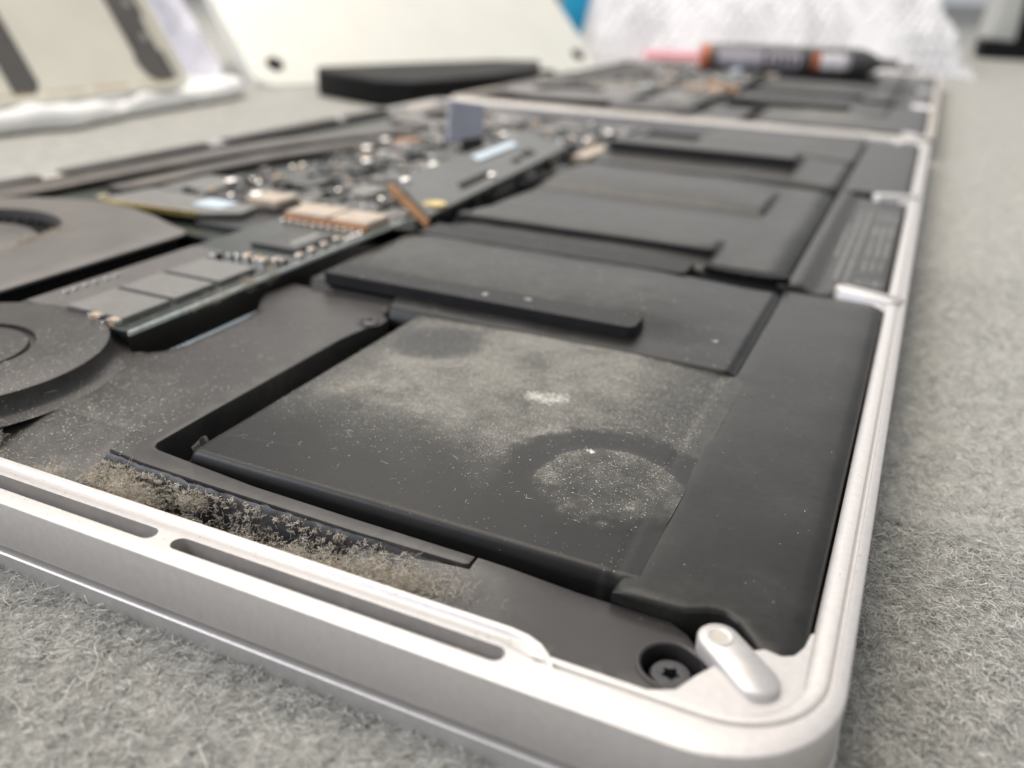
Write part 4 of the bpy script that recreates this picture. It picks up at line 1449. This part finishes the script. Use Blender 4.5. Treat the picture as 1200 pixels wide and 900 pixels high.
hs_.build('glue_stain', 'brown_stain', CV)

# crumpled clear film between the cover and the leaning laptop
def film_pt(u, v_):
    x = -378 - 62 * v_ + 6 * math.sin(u * 9 + v_ * 4) + 4 * fbm(u * 40, v_ * 40, 0.08, 3)
    y = 316 + 44 * u + 4 * math.sin(v_ * 6) + 30 * v_
    z = 7.5 + 82 * v_ + 5 * math.sin(u * 7)
    return (x, y, z)


fm = MB()
nu, nv = 34, 24
vs = [film_pt(i / nu, j / nv) for j in range(nv + 1) for i in range(nu + 1)]
vs += [(x - 1.2, y + 0.5, z) for x, y, z in vs]
q = (nu + 1) * (nv + 1)
fs = []
for j in range(nv):
    for i in range(nu):
        a = j * (nu + 1) + i
        fs.append((a, a + 1, a + nu + 2, a + nu + 1))
        fs.append((q + a + nu + 1, q + a + nu + 2, q + a + 1, q + a))
o = fm.add(vs, fs).build('plastic_bag', 'film', None, smooth=180)
tag(o, 'crumpled pale plastic bag between the removed cover and the leaning laptop', 'bag')

# bubble wrap roll across the back
bw = MB()
ex = Vector((0.92, 0.39, 0)).normalized()
nbk = Vector((-ex.y, ex.x, 0))
o0 = Vector((-286, 709, 0))
Lw = 342.0
nu, nv = 300, 150
vs, fs = [], []
for j in range(nv + 1):
    arc = 250.0 * j / nv
    for i in range(nu + 1):
        u = Lw * i / nu
        # hexagonal bubbles on a crumpled heap that rises away from us
        p_ = 10.0
        rowi = round(arc / (p_ * 0.866))
        uu = u - (p_ / 2 if rowi % 2 else 0)
        du = uu - round(uu / p_) * p_
        dv = arc - rowi * p_ * 0.866
        hb = math.sqrt(max(0.0, 1 - (du * du + dv * dv) / 20.0)) * 2.7
        back = arc * 0.72
        hz = 92 * (1 - math.exp(-arc / 78)) * smoothstep(262, 205, arc)
        hz += (11 * noise.noise(Vector((u * 0.018, arc * 0.02, 0))) + 5 * noise.noise(Vector((u * 0.06, arc * 0.05, 3)))) * smoothstep(0, 30, arc)
        ends = smoothstep(0, 18, u) * smoothstep(Lw, Lw - 18, u)
        p = o0 + ex * u + nbk * (back - hb * 0.6 + 8 * noise.noise(Vector((u * 0.02, 5, 1)))) + Vector((0, 0, (hz + hb * 0.8) * (0.25 + 0.75 * ends) - 1.0))
        vs.append((p.x, p.y, max(p.z, -0.4)))
for j in range(nv):
    for i in range(nu):
        a = j * (nu + 1) + i
        fs.append((a, a + 1, a + nu + 2, a + nu + 1))
o = bw.add(vs, fs).build('bubble_wrap', 'bubble', None, smooth=180)
tag(o, 'crumpled heap of white bubble wrap across the back', 'bubble wrap')

# pink packet at the foot of the roll
pk = MB().prism(rounded_rect(-30, 34, -6, 6, 4), 0, 15).build('pink_packet', 'pink', None, bevel=2.5, segs=3)
pk.location = (-0.205, 0.7255, 0.0)
pk.rotation_euler = (0, 0, math.radians(14))
tag(pk, 'pink packet in front of the bubble wrap left of the screwdriver', 'packet')

# screwdriver lying on the second laptop
SD = empty('screwdriver')
d0, d1 = Vector((-152, 578, 21.8)), Vector((-16.5, 621, 21.8))
ax = (d1 - d0).normalized()
Ls = (d1 - d0).length
ez = Vector((0, 0, 1)); ey = ez.cross(ax).normalized(); ez = ax.cross(ey)
ax, ey, ez = ax * 0.93, ey * 0.93, ez * 0.93
SD.matrix_world = Matrix(((ax.x, ey.x, ez.x, d0.x * S), (ax.y, ey.y, ez.y, d0.y * S), (ax.z, ey.z, ez.z, d0.z * S), (0, 0, 0, 1)))
tag(SD, 'dark cylindrical screwdriver with orange end and labels lying on the second laptop', 'screwdriver')
MB().lathe([(9.2, 6.5), (9.8, 8), (9.8, 112), (9.0, 116), (6.2, 123), (3.4, 127), (2.6, 140), (0, 140)], (0, 0, 0), 40, 'x').build('handle', 'driver_body', SD, smooth=50)
MB().lathe([(8.6, 0.0), (9.4, 1.0), (9.4, 6.4), (0, 6.4)], (0, 0, 0), 40, 'x').build('end_cap', 'orange', SD, smooth=50)
MB().lathe([(2.6, 140.1), (4.6, 141), (4.6, 151), (3.2, 153), (0, 153)], (0, 0, 0), 24, 'x')  .build('bit', 'label_white', SD, smooth=50)


def wrap_label(name, x0, x1, a0, a1, m_, r=9.86):
    mm = MB()
    n_ = 14
    v_ = []
    for i in range(n_ + 1):
        a = math.radians(a0 + (a1 - a0) * i / n_)
        for x in (x0, x1):
            v_.append((x, -r * math.cos(a), r * math.sin(a)))
    mm.add(v_, [(2 * i, 2 * i + 1, 2 * i + 3, 2 * i + 2) for i in range(n_)])
    mm.build(name, m_, SD, smooth=180)


wrap_label('grey_print', 12, 44, -32, 34, 'label_grey')
wrap_label('grey_print', 47, 70, -30, 32, 'label_grey', 9.84)
for i in range(4):
    wrap_label('dark_print', 50 + 4.8 * i, 53 + 4.8 * i, -12, 14, 'black', 9.92)
wrap_label('orange_label', 78, 84, -34, 38, 'orange')
wrap_label('white_label', 84.2, 101, -34, 38, 'label_white')
wrap_label('white_label', 101.2, 104.5, -30, 34, 'label_grey')

# small things at the far edge of the mat
bb2 = MB().lathe([(14, 0), (15.5, 2), (15.5, 72), (8, 84), (8, 100), (0, 100)], (-333, 815, -0.4), 36).build('blue_bottle', 'blue', None, smooth=45)
tag(bb2, 'bright blue bottle behind the corner of the leaning laptop', 'bottle')
gb = MB().prism(rounded_rect(0, 34, 0, 60, 6), 0, 70).build('grey_box', 'grey_box', None, bevel=4, segs=3)
gb.location = (0.041, 1.18, 0.0198)
gb.rotation_euler = (0, math.radians(7), math.radians(10))
tag(gb, 'grey box with rounded edges right of the bubble wrap', 'box')
kb = MB().prism(rounded_rect(0, 120, 0, 50, 5), 0, 20).prism(rounded_rect(36, 140, 4, 46, 8), 20.0, 96).build('black_bag_and_shade', 'black', None, bevel=3, segs=3)  # lower slab paints the shadow under the grey box in black
kb.location = (0.037, 1.17, -0.0004)
kb.rotation_euler = (0, 0, math.radians(6))
tag(kb, 'black bag beside the grey box at the far right, with a black slab as shadow under the box', 'bag')
